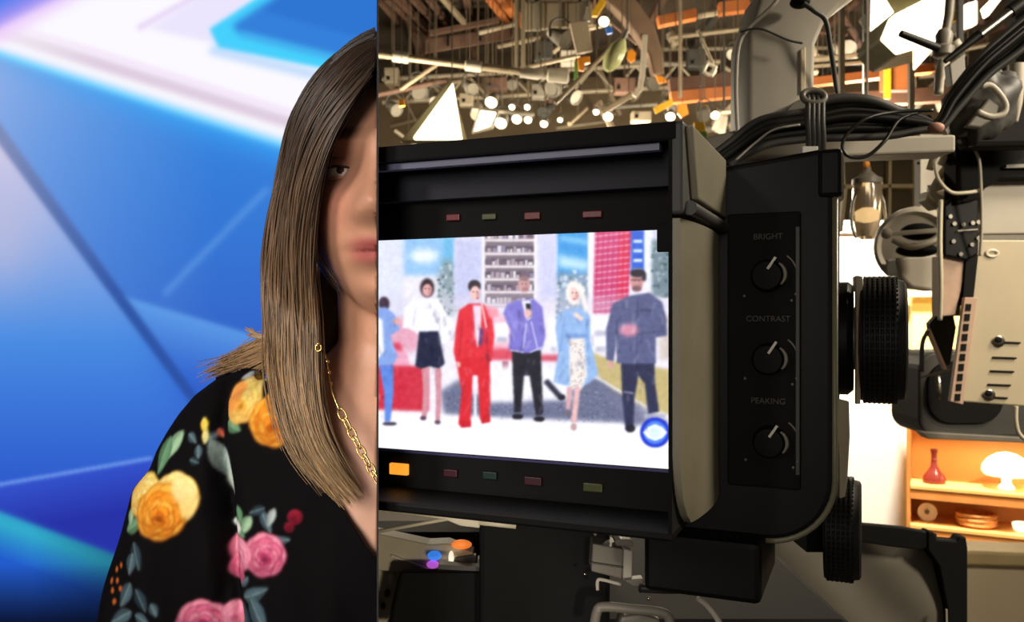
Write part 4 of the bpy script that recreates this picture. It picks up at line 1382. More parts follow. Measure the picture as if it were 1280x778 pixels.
# pale box with folded side and bracket under it
mb = MB(); mb.prism([P(741, 680, 0.62), P(779, 687, 0.62), P(778, 725, 0.62), P(739, 715, 0.62)], (0, 0.03, 0)); mb.build('junction_box', M_greym, cm, bevel=0.0012)
mb = MB(); mb.prism([P(739, 703, 0.618), P(779, 709, 0.618), P(779, 711, 0.618), P(739, 705, 0.618)], (0, 0.004, 0)); mb.build('box_seam', M_dgrey, cm)
mb = MB(); mb.prism([P(780, 686, 0.616), P(791, 690, 0.616), P(790, 728, 0.616), P(779, 726, 0.616)], (0, 0.03, 0)); mb.build('box_end', M_greyl, cm, bevel=0.001)
mb = MB(); mb.prism([P(768, 677, 0.622), P(776, 674, 0.622), P(790, 676, 0.622), P(793, 684, 0.622), P(770, 683, 0.622)], (0, 0.02, 0)); mb.build('box_cap', M_greym, cm, bevel=0.001)
mb = MB(); mb.tube(spline([P(747, 738, 0.612), P(747, 727, 0.612), P(752, 725, 0.612), P(776, 731, 0.612)], 4), 0.0013, 8); mb.build('bracket', M_greyl, cm, smooth=True)
mb = MB(); mb.prism([P(780, 726, 0.61), P(804, 724, 0.61), P(806, 734, 0.61), P(792, 734, 0.61)], (0, 0.01, 0)); mb.build('bracket_foot', M_greym, cm, bevel=0.001)
mb = MB(); mb.tube(spline([P(742, 790, 0.60), P(746, 766, 0.60), P(754, 759, 0.60), P(790, 762, 0.60), P(832, 768, 0.60), P(838, 790, 0.60)], 5), 0.0036, 10); mb.build('handle', M_greym, cm, smooth=True)
mb = MB(); mb.prism([P(776, 772, 0.61), P(800, 768, 0.61), P(826, 775, 0.61), P(826, 800, 0.61), P(772, 800, 0.61)], (0, 0.02, 0)); mb.build('handle_pad', M_greym, cm, bevel=0.003)
mb = MB(); mb.prism([P(548, 706, 0.655), P(700, 716, 0.655), P(700, 719, 0.655), P(548, 712, 0.655)], (0, 0.01, 0)); mb.build('body_rib', M_dgrey, cm)
for (px, py, m) in [(811, 749, M_chrome), (731, 718, M_chrome), (744, 668, M_greym), (888, 744, M_chrome)]:
    mb = MB(); mb.ball(P(px, py, 0.615), 0.0014, 8, 6); mb.build('bolt', m, cm, smooth=True)  # small highlights put in as metal beads
# pedestal
mb = MB(); mb.lathe((0.22, 0.95, 0.10), (0, 0, 1), [(0, 0.16), (0.25, 0.15), (0.26, 0.09), (0.94, 0.08)], 32); mb.build('column', M_dgrey, cm, smooth='auto')
for k in range(3):
    an = math.radians(90 + 120 * k)
    mb = MB(); mb.bar((0.22, 0.95, 0.09), (0.22 + 0.28 * math.cos(an), 0.95 + 0.28 * math.sin(an), 0.07), 0.12, 0.06); mb.build('leg', M_dgrey, cm, bevel=0.006)
    mb = MB(); mb.lathe((0.22 + 0.26 * math.cos(an) - 0.03, 0.95 + 0.26 * math.sin(an), 0.045), (1, 0, 0), [(0, 0.03), (0, 0.045), (0.06, 0.045), (0.06, 0.03)], 20); mb.build('wheel', M_rubber, cm, smooth='auto')
# pale levers and the metal tray with added coloured glows, left of the camera
lv = thing('pan_lever', 'pale metal lever with a thin brace under the left of the viewfinder', 'lever', P(560, 655, 0.64))
mb = MB(); mb.prism([P(455, 628, 0.62), P(598, 645, 0.62), P(600, 661, 0.62), P(575, 658, 0.62), P(556, 650, 0.62), P(455, 637, 0.62)], (0, 0.006, 0)); mb.build('arm', M_cream, lv, bevel=0.001, clip=1)
mb = MB(); mb.tube([P(598, 653, 0.623), P(645, 658, 0.623)], 0.0022, 8); mb.build('tip', M_cream, lv, smooth=True)
mb = MB(); mb.tube([P(455, 668, 0.626), P(560, 649, 0.626)], 0.0014, 8); mb.build('brace', M_cream, lv, smooth=True, clip=1)
ty = thing('equipment_tray', 'grey metal tray with small coloured lamps below the viewfinder', 'tray', P(540, 718, 0.72))
mb = MB(); mb.prism([P(455, 664, 0.70), P(535, 681, 0.70), P(560, 680, 0.70), P(592, 692, 0.70), P(598, 726, 0.70), P(560, 722, 0.70), P(500, 716, 0.70), P(455, 712, 0.70)], (0, 0.02, 0)); mb.build('plate', mat('warm_grey_tray', (176, 164, 138), 0.55, vary=0.1), ty, bevel=0.001, clip=1)
mb = MB(); mb.prism([P(490, 694, 0.698), P(552, 718, 0.698), P(552, 720, 0.698), P(488, 696, 0.698)], (0, 0.003, 0)); mb.build('fold_line', M_greyl, ty)
for (px, py, rx, ry, nm, rgb, e) in [(543, 695, 9, 6, 'blue', (60, 130, 235), 0.8), (541, 706, 8, 5, 'magenta', (190, 90, 210), 0.8), (577, 681, 13, 6, 'orange', (235, 125, 50), 0.8), (564, 698, 3.5, 9, 'white', (240, 232, 205), 1.0)]:
    mb = MB(); c = P(px, py, 0.697); mb.ball(c, (rx / F * 0.697, 0.004, ry / F * 0.697), 14, 8)
    o = mb.build('indicator_lamp', mat('lit_%s_indicator' % nm, rgb, 0.4, emit=e, emit_rgb=rgb), ty, smooth=True); o['label'] = 'small lit %s lamp' % nm  # glowing spots added for coloured light glimpsed there, not lamps of the tray
mb = MB(); mb.prism([P(556, 712, 0.696), P(570, 698, 0.696), P(596, 694, 0.696), P(596, 722, 0.696)], (0, 0.006, 0)); mb.build('latch', M_dgrey, ty, bevel=0.001)
mb = MB(); mb.prism([P(597, 699, 0.69), P(601, 699, 0.69), P(598, 726, 0.69), P(594, 726, 0.69)], (0, 0.01, 0)); mb.build('end_lip', M_greyl, ty, bevel=0.0006)
mb = MB(); mb.prism([P(455, 700, 0.72), P(500, 716, 0.72), P(478, 800, 0.72), P(455, 800, 0.72)], (0, 0.02, 0)); mb.build('side_wall', MATS['warm_grey_tray'], ty, bevel=0.001, clip=1)
for k, (px, py, r) in enumerate([(489, 722, 5), (484, 742, 3.5), (479, 758, 3), (476, 690, 4), (481, 672, 4.5)]):
    mb = MB(); mb.ball(P(px, py, 0.715), (r / F * 0.7, 0.004, r * 1.5 / F * 0.7), 12, 8); mb.build('rivet', M_cream if k == 0 else M_dgrey, ty, smooth=True)
mb = MB(); mb.box(tuple(P(455, 800, 0.76)), (0.0, 0.80, 1.30)); mb.build('bracket_block', M_blackm, ty, clip=1)
# cables looping at the lower right of the viewfinder
def cable(label, pts, r, m=M_rubber, group=None, name='cable', n=8, res=8):
    mb = MB(); mb.tube(spline(pts, res), r, n)
    o = mb.build(name, m, smooth=True)
    return tag(o, label, 'cable', group)


cable('dark cable curling under the lower right corner of the viewfinder', [P(872, 672, 0.60), P(888, 690, 0.58), P(895, 712, 0.575), P(880, 730, 0.58), P(850, 737, 0.59), P(800, 736, 0.605)], 0.0032)
cable('pale grey cable at the foot of the picture right of the camera handle', [P(872, 748, 0.60), P(888, 762, 0.60), P(905, 790, 0.60), P(930, 850, 0.60)], 0.0022, M_greyl)  # highlight of a dark cable, put in as a pale tube
cable('thin dark cable loop behind the viewfinder mount', [P(886, 676, 0.62), P(893, 692, 0.615), P(888, 706, 0.615), P(872, 713, 0.62), P(850, 712, 0.63)], 0.0014, M_dgrey)

# ------------------------------------------------------------------ overhead arm, crossbar and cable bundle
def sweep_box(mb, path, w, h, side=(0, 1, 0)):
    """rectangular section swept along a path in a plane facing the lens: w across the path, h in depth"""
    path = [Vector(p) for p in path]; vs = []
    for i, p in enumerate(path):
        t = (path[min(i + 1, len(path) - 1)] - path[max(i - 1, 0)]).normalized()
        d = Vector(side); s = t.cross(d).normalized()
        ww = w[i] if hasattr(w, '__len__') else w
        vs += [p - s * ww / 2 - d * h / 2, p + s * ww / 2 - d * h / 2, p + s * ww / 2 + d * h / 2, p - s * ww / 2 + d * h / 2]
    m = len(path)
    fs = [(i * 4 + k, i * 4 + (k + 1) % 4, (i + 1) * 4 + (k + 1) % 4, (i + 1) * 4 + k) for i in range(m - 1) for k in range(4)]
    fs += [(0, 1, 2, 3), tuple((m - 1) * 4 + k for k in range(4))]
    return mb.add(vs, fs)


arm = thing('boom_arm', 'thick pale grey bent boom arm rising above the viewfinder', 'boom arm', P(962, 200, 1.06))
mb = MB(); sweep_box(mb, [P(963, 205, 1.06), P(963, 120, 1.06), P(964, 62, 1.06), P(978, 22, 1.06), P(1010, -12, 1.06), P(1120, -95, 1.06), P(1230, -178, 1.06)], [0.080, 0.080, 0.082, 0.086, 0.084, 0.082, 0.082], 0.09)
mb.build('arm', M_greyl, arm, bevel=0.006, seg=3, smooth='auto')
mb = MB(); mb.bar(P(1228, -170, 1.06), (0.594, 1.06, CEIL), 0.06, 0.06); mb.build('hanger', M_greyl, arm, bevel=0.004)
mb = MB(); mb.prism([P(1001, 118, 1.012), P(1007, 112, 1.012), P(1007, 58, 1.012), P(1001, 62, 1.012)], (0, 0.05, 0)); mb.build('edge_strip', mat('sunlit_cream_strip', (232, 218, 184), 0.5, vary=0.04), arm, bevel=0.0008)  # plain cream strip on the right edge of the post
mb = MB(); mb.prism([P(868, 178, 1.05), P(1195, 168, 1.05), P(1195, 190, 1.05), P(868, 202, 1.05)], (0, 0.05, 0)); mb.build('crossbar', M_greyl, arm, bevel=0.003)
mb = MB(); mb.prism([P(880, 172, 1.03), P(930, 160, 1.03), P(1000, 165, 1.03), P(1012, 182, 1.03), P(1000, 205, 1.03), P(880, 212, 1.03)], (0, 0.02, 0)); mb.build('saddle_plate', M_greym, arm, bevel=0.003)
mb = MB(); mb.prism([P(992, 128, 1.0), P(1000, 124, 1.0), P(1008, 128, 1.0), P(1008, 158, 1.0), P(984, 158, 1.0), P(984, 138, 1.0)], (0, 0.02, 0)); mb.build('clip', M_greym, arm, bevel=0.001)
mb = MB(); mb.box(tuple(P(952, 183, 1.02)), tuple(P(982, 177, 1.03))); mb.build('slot', M_blackm, arm)
mb = MB(); mb.ball(P(1000, 3, 0.99), (0.012, 0.012, 0.007), 14, 8); mb.build('bolt_head', M_blackm, arm, smooth=True)
mb = MB(); mb.prism([P(1021, 232, 1.05), P(1050, 232, 1.05), P(1050, 190, 1.05), P(1021, 195, 1.05)], (0, 0.03, 0)); mb.build('drop_plate', M_greym, arm, bevel=0.002)
cable('pale cable running down the left edge of the thick boom arm', [P(922, 168, 1.0), P(920, 110, 1.0), P(923, 60, 1.0), P(935, 36, 1.0), P(965, 8, 0.99), P(985, -20, 0.99)], 0.0024, M_greyl)
cable('dark cord lashed across the boom arm and down behind it', [P(925, 40, 0.995), P(950, 36, 0.99), P(985, 50, 0.99), P(1003, 54, 0.99)], 0.0014, M_dgrey)
cable('dark cable hanging from the bolt on the boom arm', [P(1004, 4, 0.98), P(1018, 14, 0.98), P(1032, 26, 0.985), P(1038, 60, 0.99), P(1044, 100, 1.0), P(1050, 140, 1.0)], 0.0030, M_dgrey)

BG = 'black cables bundled above the viewfinder'
ORD = ['top', 'second', 'third', 'fourth', 'fifth', 'sixth', 'seventh', 'eighth', 'ninth', 'tenth', 'eleventh', 'twelfth', 'lowest']
for i in range(13):
    a = i / 12
    dz = (a - 0.5)
    dy = random.uniform(-0.02, 0.02)
    f = lambda px, py, Y=0.95: P(px, py, Y + dy)
    spread = 17
    pts = [f(878 + 34 * a, 204 + 3 * a), f(912 + 24 * a, 178 + 14 * a), f(950 + 14 * a, 150 + 30 * a), f(1012, 138 + 36 * a), f(1060, 126 + 46 * a), f(1110, 132 + 38 * a), f(1150 + 6 * a, 146 + 16 * a), f(1172 + 4 * a, 152 + 8 * a),
           f(1190 + 8 * a, 116 + 18 * a), f(1225 + 10 * a, 72 + 22 * a), f(1262 + 12 * a, 38 + 26 * a), f(1310, -2 + 34 * a), f(1400, -90 + 34 * a)]
    cable(ORD[i] + (' black cable from the top' if 0 < i < 12 else ' black cable') + ' in the bundle strapped over the viewfinder', pts, random.uniform(0.0030, 0.0046), M_rubber if i % 4 else M_dgrey, BG)
cable('corrugated dark conduit lying on top of the cable bundle', [P(1020, 128, 0.93), P(1050, 123, 0.93), P(1090, 126, 0.93), P(1130, 142, 0.94), P(1160, 150, 0.95)], 0.0058, M_dgrey)
cable('thin dark cable hanging in a loop from the cable bundle', [P(1166, 138, 0.91), P(1120, 140, 0.91), P(1084, 148, 0.90), P(1060, 166, 0.90), P(1053, 184, 0.90), P(1062, 196, 0.90), P(1084, 195, 0.90), P(1106, 176, 0.90), P(1124, 150, 0.91), P(1150, 140, 0.92)], 0.0020)
cable('thin pale cable leaving the front of the bundle towards the viewfinder', [P(920, 200, 0.92), P(945, 178, 0.92), P(968, 162, 0.92), P(1000, 156, 0.92)], 0.0012, M_greyl)
mb = MB(); mb.ball(P(1170, 160, 0.915), (0.009, 0.007, 0.006), 14, 8); tag(mb.build('cable_tie', mat('pinkish_tape', (206, 150, 128), 0.6), smooth=True), 'pinkish tape knot at the bend of the cable bundle', 'tape')
st = thing('cable_strap', 'dark ribbed strap wrapped around the cable bundle', 'strap', P(1018, 190, 0.94))
for k in range(4):
    px = 1008 + k * 6
    mb = MB(); pth = [P(px - 2, 122, 0.925), P(px, 116, 0.918), P(px + 2, 124, 0.90), P(px + 2, 150, 0.888), P(px + 3, 175, 0.89), P(px + 2, 192, 0.90), P(px, 196, 0.93)]
    mb.tube(spline(pth, 5), (0.0034, 0.0026) and 0.0030, 8); mb.build('band', M_dgrey, st, smooth=True)
mb = MB(); mb.torus(P(1017, 121, 0.90), (0.012, 0, 0), (0, 0.004, 0.008), 0.0034, 22, 8); mb.build('top_loop', M_greym, st, smooth=True)
mb = MB(); mb.box(tuple(P(1003, 193, 0.886)), tuple(P(1017, 186, 0.90))); mb.build('buckle', mat('white_buckle', (240, 236, 222), 0.4), st, bevel=0.001)

# ------------------------------------------------------------------ beige light fixture at the right edge
YF = 1.60
fx = thing('soft_light', 'beige metal studio light with five slots at the right edge', 'studio light', P(1240, 505, YF))
mb = MB(); mb.prism([P(1222, 300, YF), P(1330, 300, YF), P(1330, 512, YF), P(1196, 502, YF)], (0, 0.03, 0)); mb.build('housing', M_beige, fx, bevel=0.003)
mb = MB(); mb.prism([P(1226, 226, YF + 0.01), P(1330, 220, YF + 0.01), P(1330, 292, YF + 0.01), P(1225, 293, YF + 0.01)], (0, 0.05, 0)); mb.build('top_box', M_greyl, fx, bevel=0.003)
mb = MB(); mb.prism([P(1224, 294, YF + 0.005), P(1330, 293, YF + 0.005), P(1330, 299, YF + 0.005), P(1223, 300, YF + 0.005)], (0, 0.04, 0)); mb.build('joint', M_greym, fx)
for k, (px, py, L) in enumerate([(1255, 428, 20), (1241, 447, 29), (1238, 464, 29), (1235, 481, 28), (1242, 497, 17)]):
    mb = MB(); a = P(px, py, YF - 0.001); b = P(px + L, py + 1, YF - 0.001); mb.bar(a, b, 0.0035, 0.0045, up=(0, 1, 0)); mb.build('vent_slot', M_blackm, fx)
for (px, py) in [(1248, 427), (1236, 494)]:
    mb = MB(); mb.lathe(P(px, py, YF), (0, -1, 0), [(0, 0.011), (0.003, 0.011), (0.005, 0.007), (0.005, 0.001)], 18); s = mb.build('screw', M_chrome, fx, smooth='auto')
    mb = MB(); mb.ball(P(px, py - 2, YF - 0.006), (0.008, 0.003, 0.006), 12, 8); mb.build('screw_socket', M_blackm, s, smooth=True)
mb = MB(); mb.torus(P(1240, 317, YF - 0.001), (0.011, 0, 0), (0, 0, 0.006), 0.003, 20, 8); mb.build('rivet', mat('white_rivet', (226, 218, 196), 0.4), fx, smooth=True)
# perforated edge strip
mb = MB(); mb.prism([P(1206, 372, YF - 0.012), P(1222, 372, YF - 0.012), P(1204, 506, YF - 0.012), P(1188, 502, YF - 0.012)], (0, 0.01, 0)); mb.build('edge_strip', mat('pinkish_beige_metal', (196, 164, 140), 0.5), fx, bevel=0.001)
for k in range(10):
    py = 384 + k * 12.5; px = 1211 - (py - 384) * 0.118
    mb = MB(); mb.prism([P(px - 3.2, py - 4, YF - 0.0135), P(px + 3.4, py - 4, YF - 0.0135), P(px + 2.4, py + 5, YF - 0.0135), P(px - 4, py + 5, YF - 0.0135)], (0, 0.003, 0)); mb.build('perforation', M_blackm, fx)
mb = MB(); mb.bar(P(1290, 224, YF + 0.04), (P(1290, 222, YF + 0.04).x, YF + 0.04, CEIL), 0.04, 0.04); mb.build('hanger', M_blackm, fx)
# black yoke above
mb = MB(); mb.prism([P(1196, 178, YF - 0.02), P(1330, 170, YF - 0.02), P(1330, 222, YF - 0.02), P(1250, 224, YF - 0.02), P(1232, 236, YF - 0.02), P(1222, 250, YF - 0.02), P(1196, 256, YF - 0.02)], (0, 0.05, 0)); mb.build('yoke', M_blackm, fx, bevel=0.004)
mb = MB(); mb.prism([P(1258, 206, YF - 0.03), P(1300, 204, YF - 0.03), P(1300, 209, YF - 0.03), P(1258, 210, YF - 0.03)], (0, 0.01, 0)); mb.build('yoke_label', M_greym, fx)
# black clamp block with small bolts
mb = MB(); mb.prism([P(1180, 258, YF - 0.01), P(1190, 248, YF - 0.01), P(1224, 250, YF - 0.01), P(1224, 318, YF - 0.01), P(1208, 326, YF - 0.01), P(1180, 320, YF - 0.01)], (0, 0.03, 0)); mb.build('clamp', M_black, fx, bevel=0.004)
for (px, py) in [(1192, 280), (1203, 281), (1215, 279), (1222, 278), (1191, 302), (1214, 306), (1222, 298), (1187, 271), (1200, 318)]:
    mb = MB(); mb.lathe(P(px, py, YF - 0.01), (0, -1, 0), [(0, 0.0045), (0.004, 0.004), (0.004, 0.0005)], 10); mb.build('bolt', M_chrome, fx, smooth='auto')
mb = MB(); mb.tube([P(1197, 289, YF - 0.014), P(1222, 287, YF - 0.014)], 0.0015, 6); mb.build('wire', M_greyl, fx)
mb = MB(); mb.prism([P(1208, 322, YF - 0.005), P(1223, 318, YF - 0.005), P(1216, 382, YF - 0.005), P(1204, 376, YF - 0.005)], (0, 0.05, 0)); mb.build('rear_plate', M_blackm, fx)
mb = MB(); mb.prism([P(1174, 320, YF + 0.0), P(1206, 322, YF + 0.0), P(1204, 352, YF + 0.0), P(1194, 394, YF + 0.0), P(1174, 396, YF + 0.0)], (0, 0.03, 0)); mb.build('stem', MATS['pinkish_beige_metal'], fx, bevel=0.002)

# dark rounded tray lamp behind
dk = thing('tray_light', 'dark grey rounded lamp hood under the beige studio light', 'studio light', P(1220, 548, 1.85))
def rrect(px0, py0, px1, py1, r, Y, n=6):
    out = []
    for (cx, cy, a0) in [(px1 - r, py0 + r, -90), (px1 - r, py1 - r, 0), (px0 + r, py1 - r, 90), (px0 + r, py0 + r, 180)]:
        for k in range(n + 1):
            a = math.radians(a0 + 90 * k / n); out.append(P(cx + r * math.cos(a), cy + r * math.sin(a), Y))
    return out
mb = MB(); mb.prism(rrect(1149, 440, 1340, 546, 22, 1.85), (0, 0.14, 0)); mb.build('shell', M_dgrey, dk, bevel=0.006, seg=3)
mb = MB(); mb.prism(rrect(1160, 452, 1255, 530, 30, 1.842), (0, 0.012, 0)); mb.build('mouth', M_blackm, dk, bevel=0.002)
mb = MB(); mb.tube([P(1172, 470, 1.82), P(1174, 490, 1.82), P(1176, 500, 1.82)], 0.006, 10); mb.build('tube', M_chrome, dk, smooth=True)
mb = MB(); mb.prism([P(1150, 540, 1.835), P(1330, 550, 1.835), P(1330, 556, 1.835), P(1160, 549, 1.835)], (0, 0.03, 0)); mb.build('lower_lip', M_greym, dk, bevel=0.002)
mb = MB(); mb.bar(P(1275, 445, 1.92), (P(1275, 445, 1.92).x, 1.92, CEIL), 0.04, 0.04); mb.build('hanger', M_dgrey, dk)
bd = thing('barn_door', 'small black folded metal flap with pinkish edge beside the beige light', 'barn door', P(1180, 460, 1.72))
mb = MB(); mb.prism([P(1163, 404, 1.70), P(1174, 392, 1.70), P(1192, 392, 1.70), P(1196, 410, 1.70), P(1188, 456, 1.70), P(1181, 458, 1.70), P(1164, 418, 1.70)], (0, 0.02, 0)); mb.build('leaf', M_black, bd, bevel=0.002)
mb = MB(); mb.bar(P(1160, 412, 1.69), P(1181, 462, 1.69), 0.010, 0.006); mb.build('edge', MATS['pinkish_beige_metal'], bd, bevel=0.001)
mb = MB(); mb.bar(P(1192, 392, 1.70), P(1196, 352, 1.66), 0.02, 0.02); mb.build('hinge_arm', M_dgrey, bd)
mb = MB(); mb.tube(spline([P(1160, 414, 1.685), P(1153, 430, 1.685), P(1152, 465, 1.685)], 5), 0.0045, 8); mb.build('rod', M_dgrey, bd, smooth=True)
mb = MB(); mb.tube([P(1152, 472, 1.686), P(1188, 462, 1.69)], 0.0025, 8); mb.build('tie_wire', M_greym, bd)

# round grey lamp head with two dark openings
rh = thing('round_lamp_head', 'round grey lamp head with dark curved openings left of the beige light', 'lamp', P(1145, 365, 1.9))
c = P(1146, 308, 1.93)
axl = Vector((-0.55, -0.80, -0.05)).normalized()
mb = MB(); mb.lathe(c + axl * -0.09, axl, [(0, 0.05), (0.01, 0.078), (0.06, 0.088), (0.11, 0.090), (0.125, 0.085), (0.13, 0.078), (0.122, 0.070), (0.122, 0.002)], 40); mb.build('drum', M_greyl, rh, smooth='auto')
for (px, py, rx, ry, yy) in [(1148, 290, 22, 11, 1.83), (1146, 313, 26, 9, 1.82)]:
    mb = MB(); mb.ball(P(px, py, yy), (rx / F * yy, 0.03, ry / F * yy), 20, 10); mb.build('opening', M_blackm, rh, smooth=True)
mb = MB(); mb.tube(spline([P(1116, 300, 1.80), P(1140, 309, 1.785), P(1172, 300, 1.80)], 6), 0.007, 10); mb.build('inner_ring', M_greyl, rh, smooth=True)
mb = MB(); mb.bar(P(1106, 293, 1.80), P(1176, 288, 1.79), 0.008, 0.010); mb.build('strap', M_greyl, rh, bevel=0.002)
mb = MB(); mb.ball(P(1108, 292, 1.80), 0.012, 12, 8); mb.build('strap_knob', M_greyl, rh, smooth=True)
mb = MB(); mb.prism([P(1120, 322, 1.87), P(1172, 318, 1.87), P(1172, 364, 1.87), P(1140, 360, 1.87), P(1124, 345, 1.87)], (0, 0.06, 0)); mb.build('lower_shell', M_greyl, rh, bevel=0.006)
q0 = P(1200, 190, 2.08); mb = MB(); mb.bar(P(1150, 190, 2.07), q0, 0.02, 0.02); mb.bar(q0, (q0.x, q0.y, CEIL), 0.012, 0.012); mb.build('hanger', M_dgrey, rh)
# pale post with a hole
pp = rh
mb = MB(); a = P(1138, 290, 2.1); b = P(1159, 186, 2.13); mb.box((a.x, 2.05, a.z), (b.x, 2.08, P(0, 168, 2.05).z)); mb.build('channel', M_greyl, pp, bevel=0.002)
mb = MB(); mb.ball(P(1148, 204, 2.05), (0.004, 0.003, 0.004), 10, 8); mb.build('hole', M_blackm, pp)
cable('pale vertical cord in front of the stem left of the beige light', [P(1176, 250, 1.56), P(1175, 300, 1.56), P(1176, 350, 1.56), P(1175, 400, 1.575)], 0.0042, M_cream)
cable('pale cord drooping under the black yoke', [P(1168, 196, 1.56), P(1172, 222, 1.55), P(1188, 240, 1.55), P(1208, 241, 1.55), P(1226, 238, 1.56)], 0.0034, M_cream)
cable('pale cord hanging down beside the black clamp', [P(1212, 180, 1.55), P(1223, 197, 1.55), P(1226, 230, 1.55), P(1227, 280, 1.56), P(1225, 320, 1.575)], 0.0028, M_greyl)
cable('pale bent cord at the lower right of the beige light', [P(1270, 508, 1.57), P(1270, 528, 1.57), P(1276, 545, 1.57), P(1300, 562, 1.57)], 0.004, M_cream)
for k, pts in enumerate([[(1162, 212), (1168, 194), (1174, 184), (1182, 190), (1176, 206)], [(1176, 250), (1166, 240), (1174, 222), (1190, 196), (1188, 180)], [(1160, 236), (1178, 232), (1186, 214), (1192, 190), (1192, 176)]]):
    cable(['short curled cream cable', 'long twisted cream cable', 'right-hand upright cream cable'][k] + ' tangled above the round lamp head', [P(x, y, 1.62 + 0.02 * k) for x, y in pts], 0.007, M_cream, 'cream cables above the round lamp head')
mb = MB(); mb.prism([P(1158, 250, 1.68), P(1162, 238, 1.68), P(1184, 236, 1.68), P(1186, 256, 1.68), P(1172, 262, 1.68)], (0, 0.04, 0)); tag(mb.build('connector', M_cream, bevel=0.004), 'cream plastic connector where the cream cables meet', 'connector')

# telescopic rod, clamp and black bag at the upper right
tr = thing('telescopic_rod', 'black and chrome telescopic rod reaching up at the top right', 'rod', P(1180, 78, 1.3))
mb = MB(); mb.tube([P(1181, 77, 1.30), P(1226, 42, 1.30)], [0.004, 0.0075], 12); mb.build('lower_tube', M_black, tr, smooth='auto')
mb = MB(); mb.tube([P(1224, 44, 1.30), P(1266, 12, 1.30)], 0.0085, 14); mb.build('middle_tube', M_chrome, tr, smooth='auto')
mb = MB(); mb.tube([P(1262, 15, 1.30), P(1330, -36, 1.30)], 0.0105, 14); mb.build('upper_tube', M_black, tr, smooth='auto')
cl = thing('rod_clamp', 'grey metal clamp with a black lever in front of the glowing lamp', 'clamp', P(1178, 118, 1.5))
mb = MB(); mb.lathe(P(1179, 72, 1.5), (0.05, 0, 1), [(0, 0.012), (0.004, 0.018), (0.018, 0.018), (0.022, 0.013), (0.04, 0.015), (0.05, 0.010)], 20); mb.build('body', M_greym, cl, smooth='auto')
mb = MB(); mb.tube([P(1126, 42, 1.47), P(1172, 60, 1.49)], [0.006, 0.0075], 12); mb.build('lever', M_black, cl, smooth='auto')
mb = MB(); mb.tube(spline([P(1180, 76, 1.5), P(1175, 95, 1.5), P(1173, 118, 1.5)], 4), [0.010] * 5 + [0.008] * 4, 10); mb.build('spigot', M_greyl, cl, smooth=True)
mb = MB(); mb.tube([P(1192, 52, 1.5), P(1197, 60, 1.5)], 0.010, 12); mb.build('wing', M_greyl, cl, smooth=True)
mb = MB(); mb.tube([P(1180, 52, 1.5), P(1186, 20, 1.5), P(1190, -30, 1.5)], 0.008, 12); mb.build('pole', M_greym, cl, smooth='auto')
pn = MB(); pn.prism([P(1187, 80, 1.45), P(1206, 66, 1.45), P(1208, 96, 1.45), P(1190, 108, 1.45)], (0, 0.02, 0)); tag(pn.build('metal_plate', M_greym, bevel=0.002), 'small grey metal plate behind the rising cables', 'plate')
bg = thing('equipment_bag', 'dark crumpled bag with a grey rim at the top right', 'bag', P(1225, 175, 1.25))
mb = MB(); vs = []; fs = []
nu, nv = 26, 16
for j in range(nv + 1):
    for k in range(nu):
        th = math.pi * j / nv; ph = 2 * math.pi * k / nu
        r = 1 + 0.12 * math.sin(3 * ph + 4 * th) + 0.07 * math.sin(7 * ph - 5 * th)
        vs.append(P(1226, 134, 1.25) + Vector((0.052 * r * math.sin(th) * math.cos(ph) + 0.018 * math.cos(th), 0.035 * r * math.sin(th) * math.sin(ph), 0.052 * r * math.cos(th))))
fs = [(j * nu + k, (j + 1) * nu + k, (j + 1) * nu + (k + 1) % nu, j * nu + (k + 1) % nu) for j in range(nv) for k in range(nu)]
mb.add(vs, fs).build('sack', M_dgrey, bg, smooth=True)
mb = MB(); mb.tube(spline([P(1226, 108, 1.20), P(1240, 108, 1.20), P(1256, 128, 1.20), P(1254, 142, 1.20), P(1238, 146, 1.20), P(1222, 140, 1.20)], 5), 0.0045, 10); mb.build('rim', M_greyl, bg, smooth=True)
mb = MB(); mb.prism([P(1208, 158, 1.2), P(1236, 122, 1.2), P(1250, 132, 1.2), P(1246, 148, 1.2), P(1226, 160, 1.2)], (0, 0.012, 0)); mb.build('flap', M_greym, bg, bevel=0.003)
mb = MB(); mb.lathe(P(1270, 152, 1.4), (0.02, 0, 1), [(0, 0.003), (0.03, 0.009), (0.075, 0.013), (0.095, 0.0135), (0.096, 0.010)], 18); tag(mb.build('cone_nozzle', M_greyl, smooth='auto'), 'pale tapered nozzle hanging at the top right edge', 'nozzle')
mb = MB(); mb.prism([P(1210, 162, 1.5), P(1330, 70, 1.5), P(1330, 182, 1.5), P(1214, 184, 1.5)], (0, 0.05, 0)); tag(mb.build('dark_cover', M_blackm, bevel=0.01), 'black cloth cover behind the bag at the top right', 'cover')

# glass lamp hanging in front of the bright flat
gl = thing('glass_work_lamp', 'hanging clear glass work lamp in front of the bright white flat', 'lamp', P(1084, 303, 2.4))
M_glass = mat('smoky_glass', (190, 176, 156), 0.15, vary=0.03)
M_glass.node_tree.nodes['Principled BSDF'].inputs['Transmission Weight'].default_value = 0.75
yl = 2.4; k1 = yl / F
cc_ = P(1084, 300, yl)
mb = MB(); mb.lathe(cc_, (0, 0, 1), [(0, 7 * k1), (4 * k1, 12 * k1), (30 * k1, 17 * k1), (50 * k1, 18 * k1), (66 * k1, 17 * k1), (76 * k1, 14 * k1), (78 * k1, 5 * k1)], 28); mb.build('jar', M_glass, gl, smooth='auto')
mb = MB(); mb.lathe(cc_ + Vector((0, 0, 70 * k1)), (0, 0, 1), [(0, 18 * k1), (6 * k1, 18 * k1), (9 * k1, 12 * k1), (16 * k1, 5 * k1), (26 * k1, 3 * k1)], 24); mb.build('cap', M_greym, gl, smooth='auto')
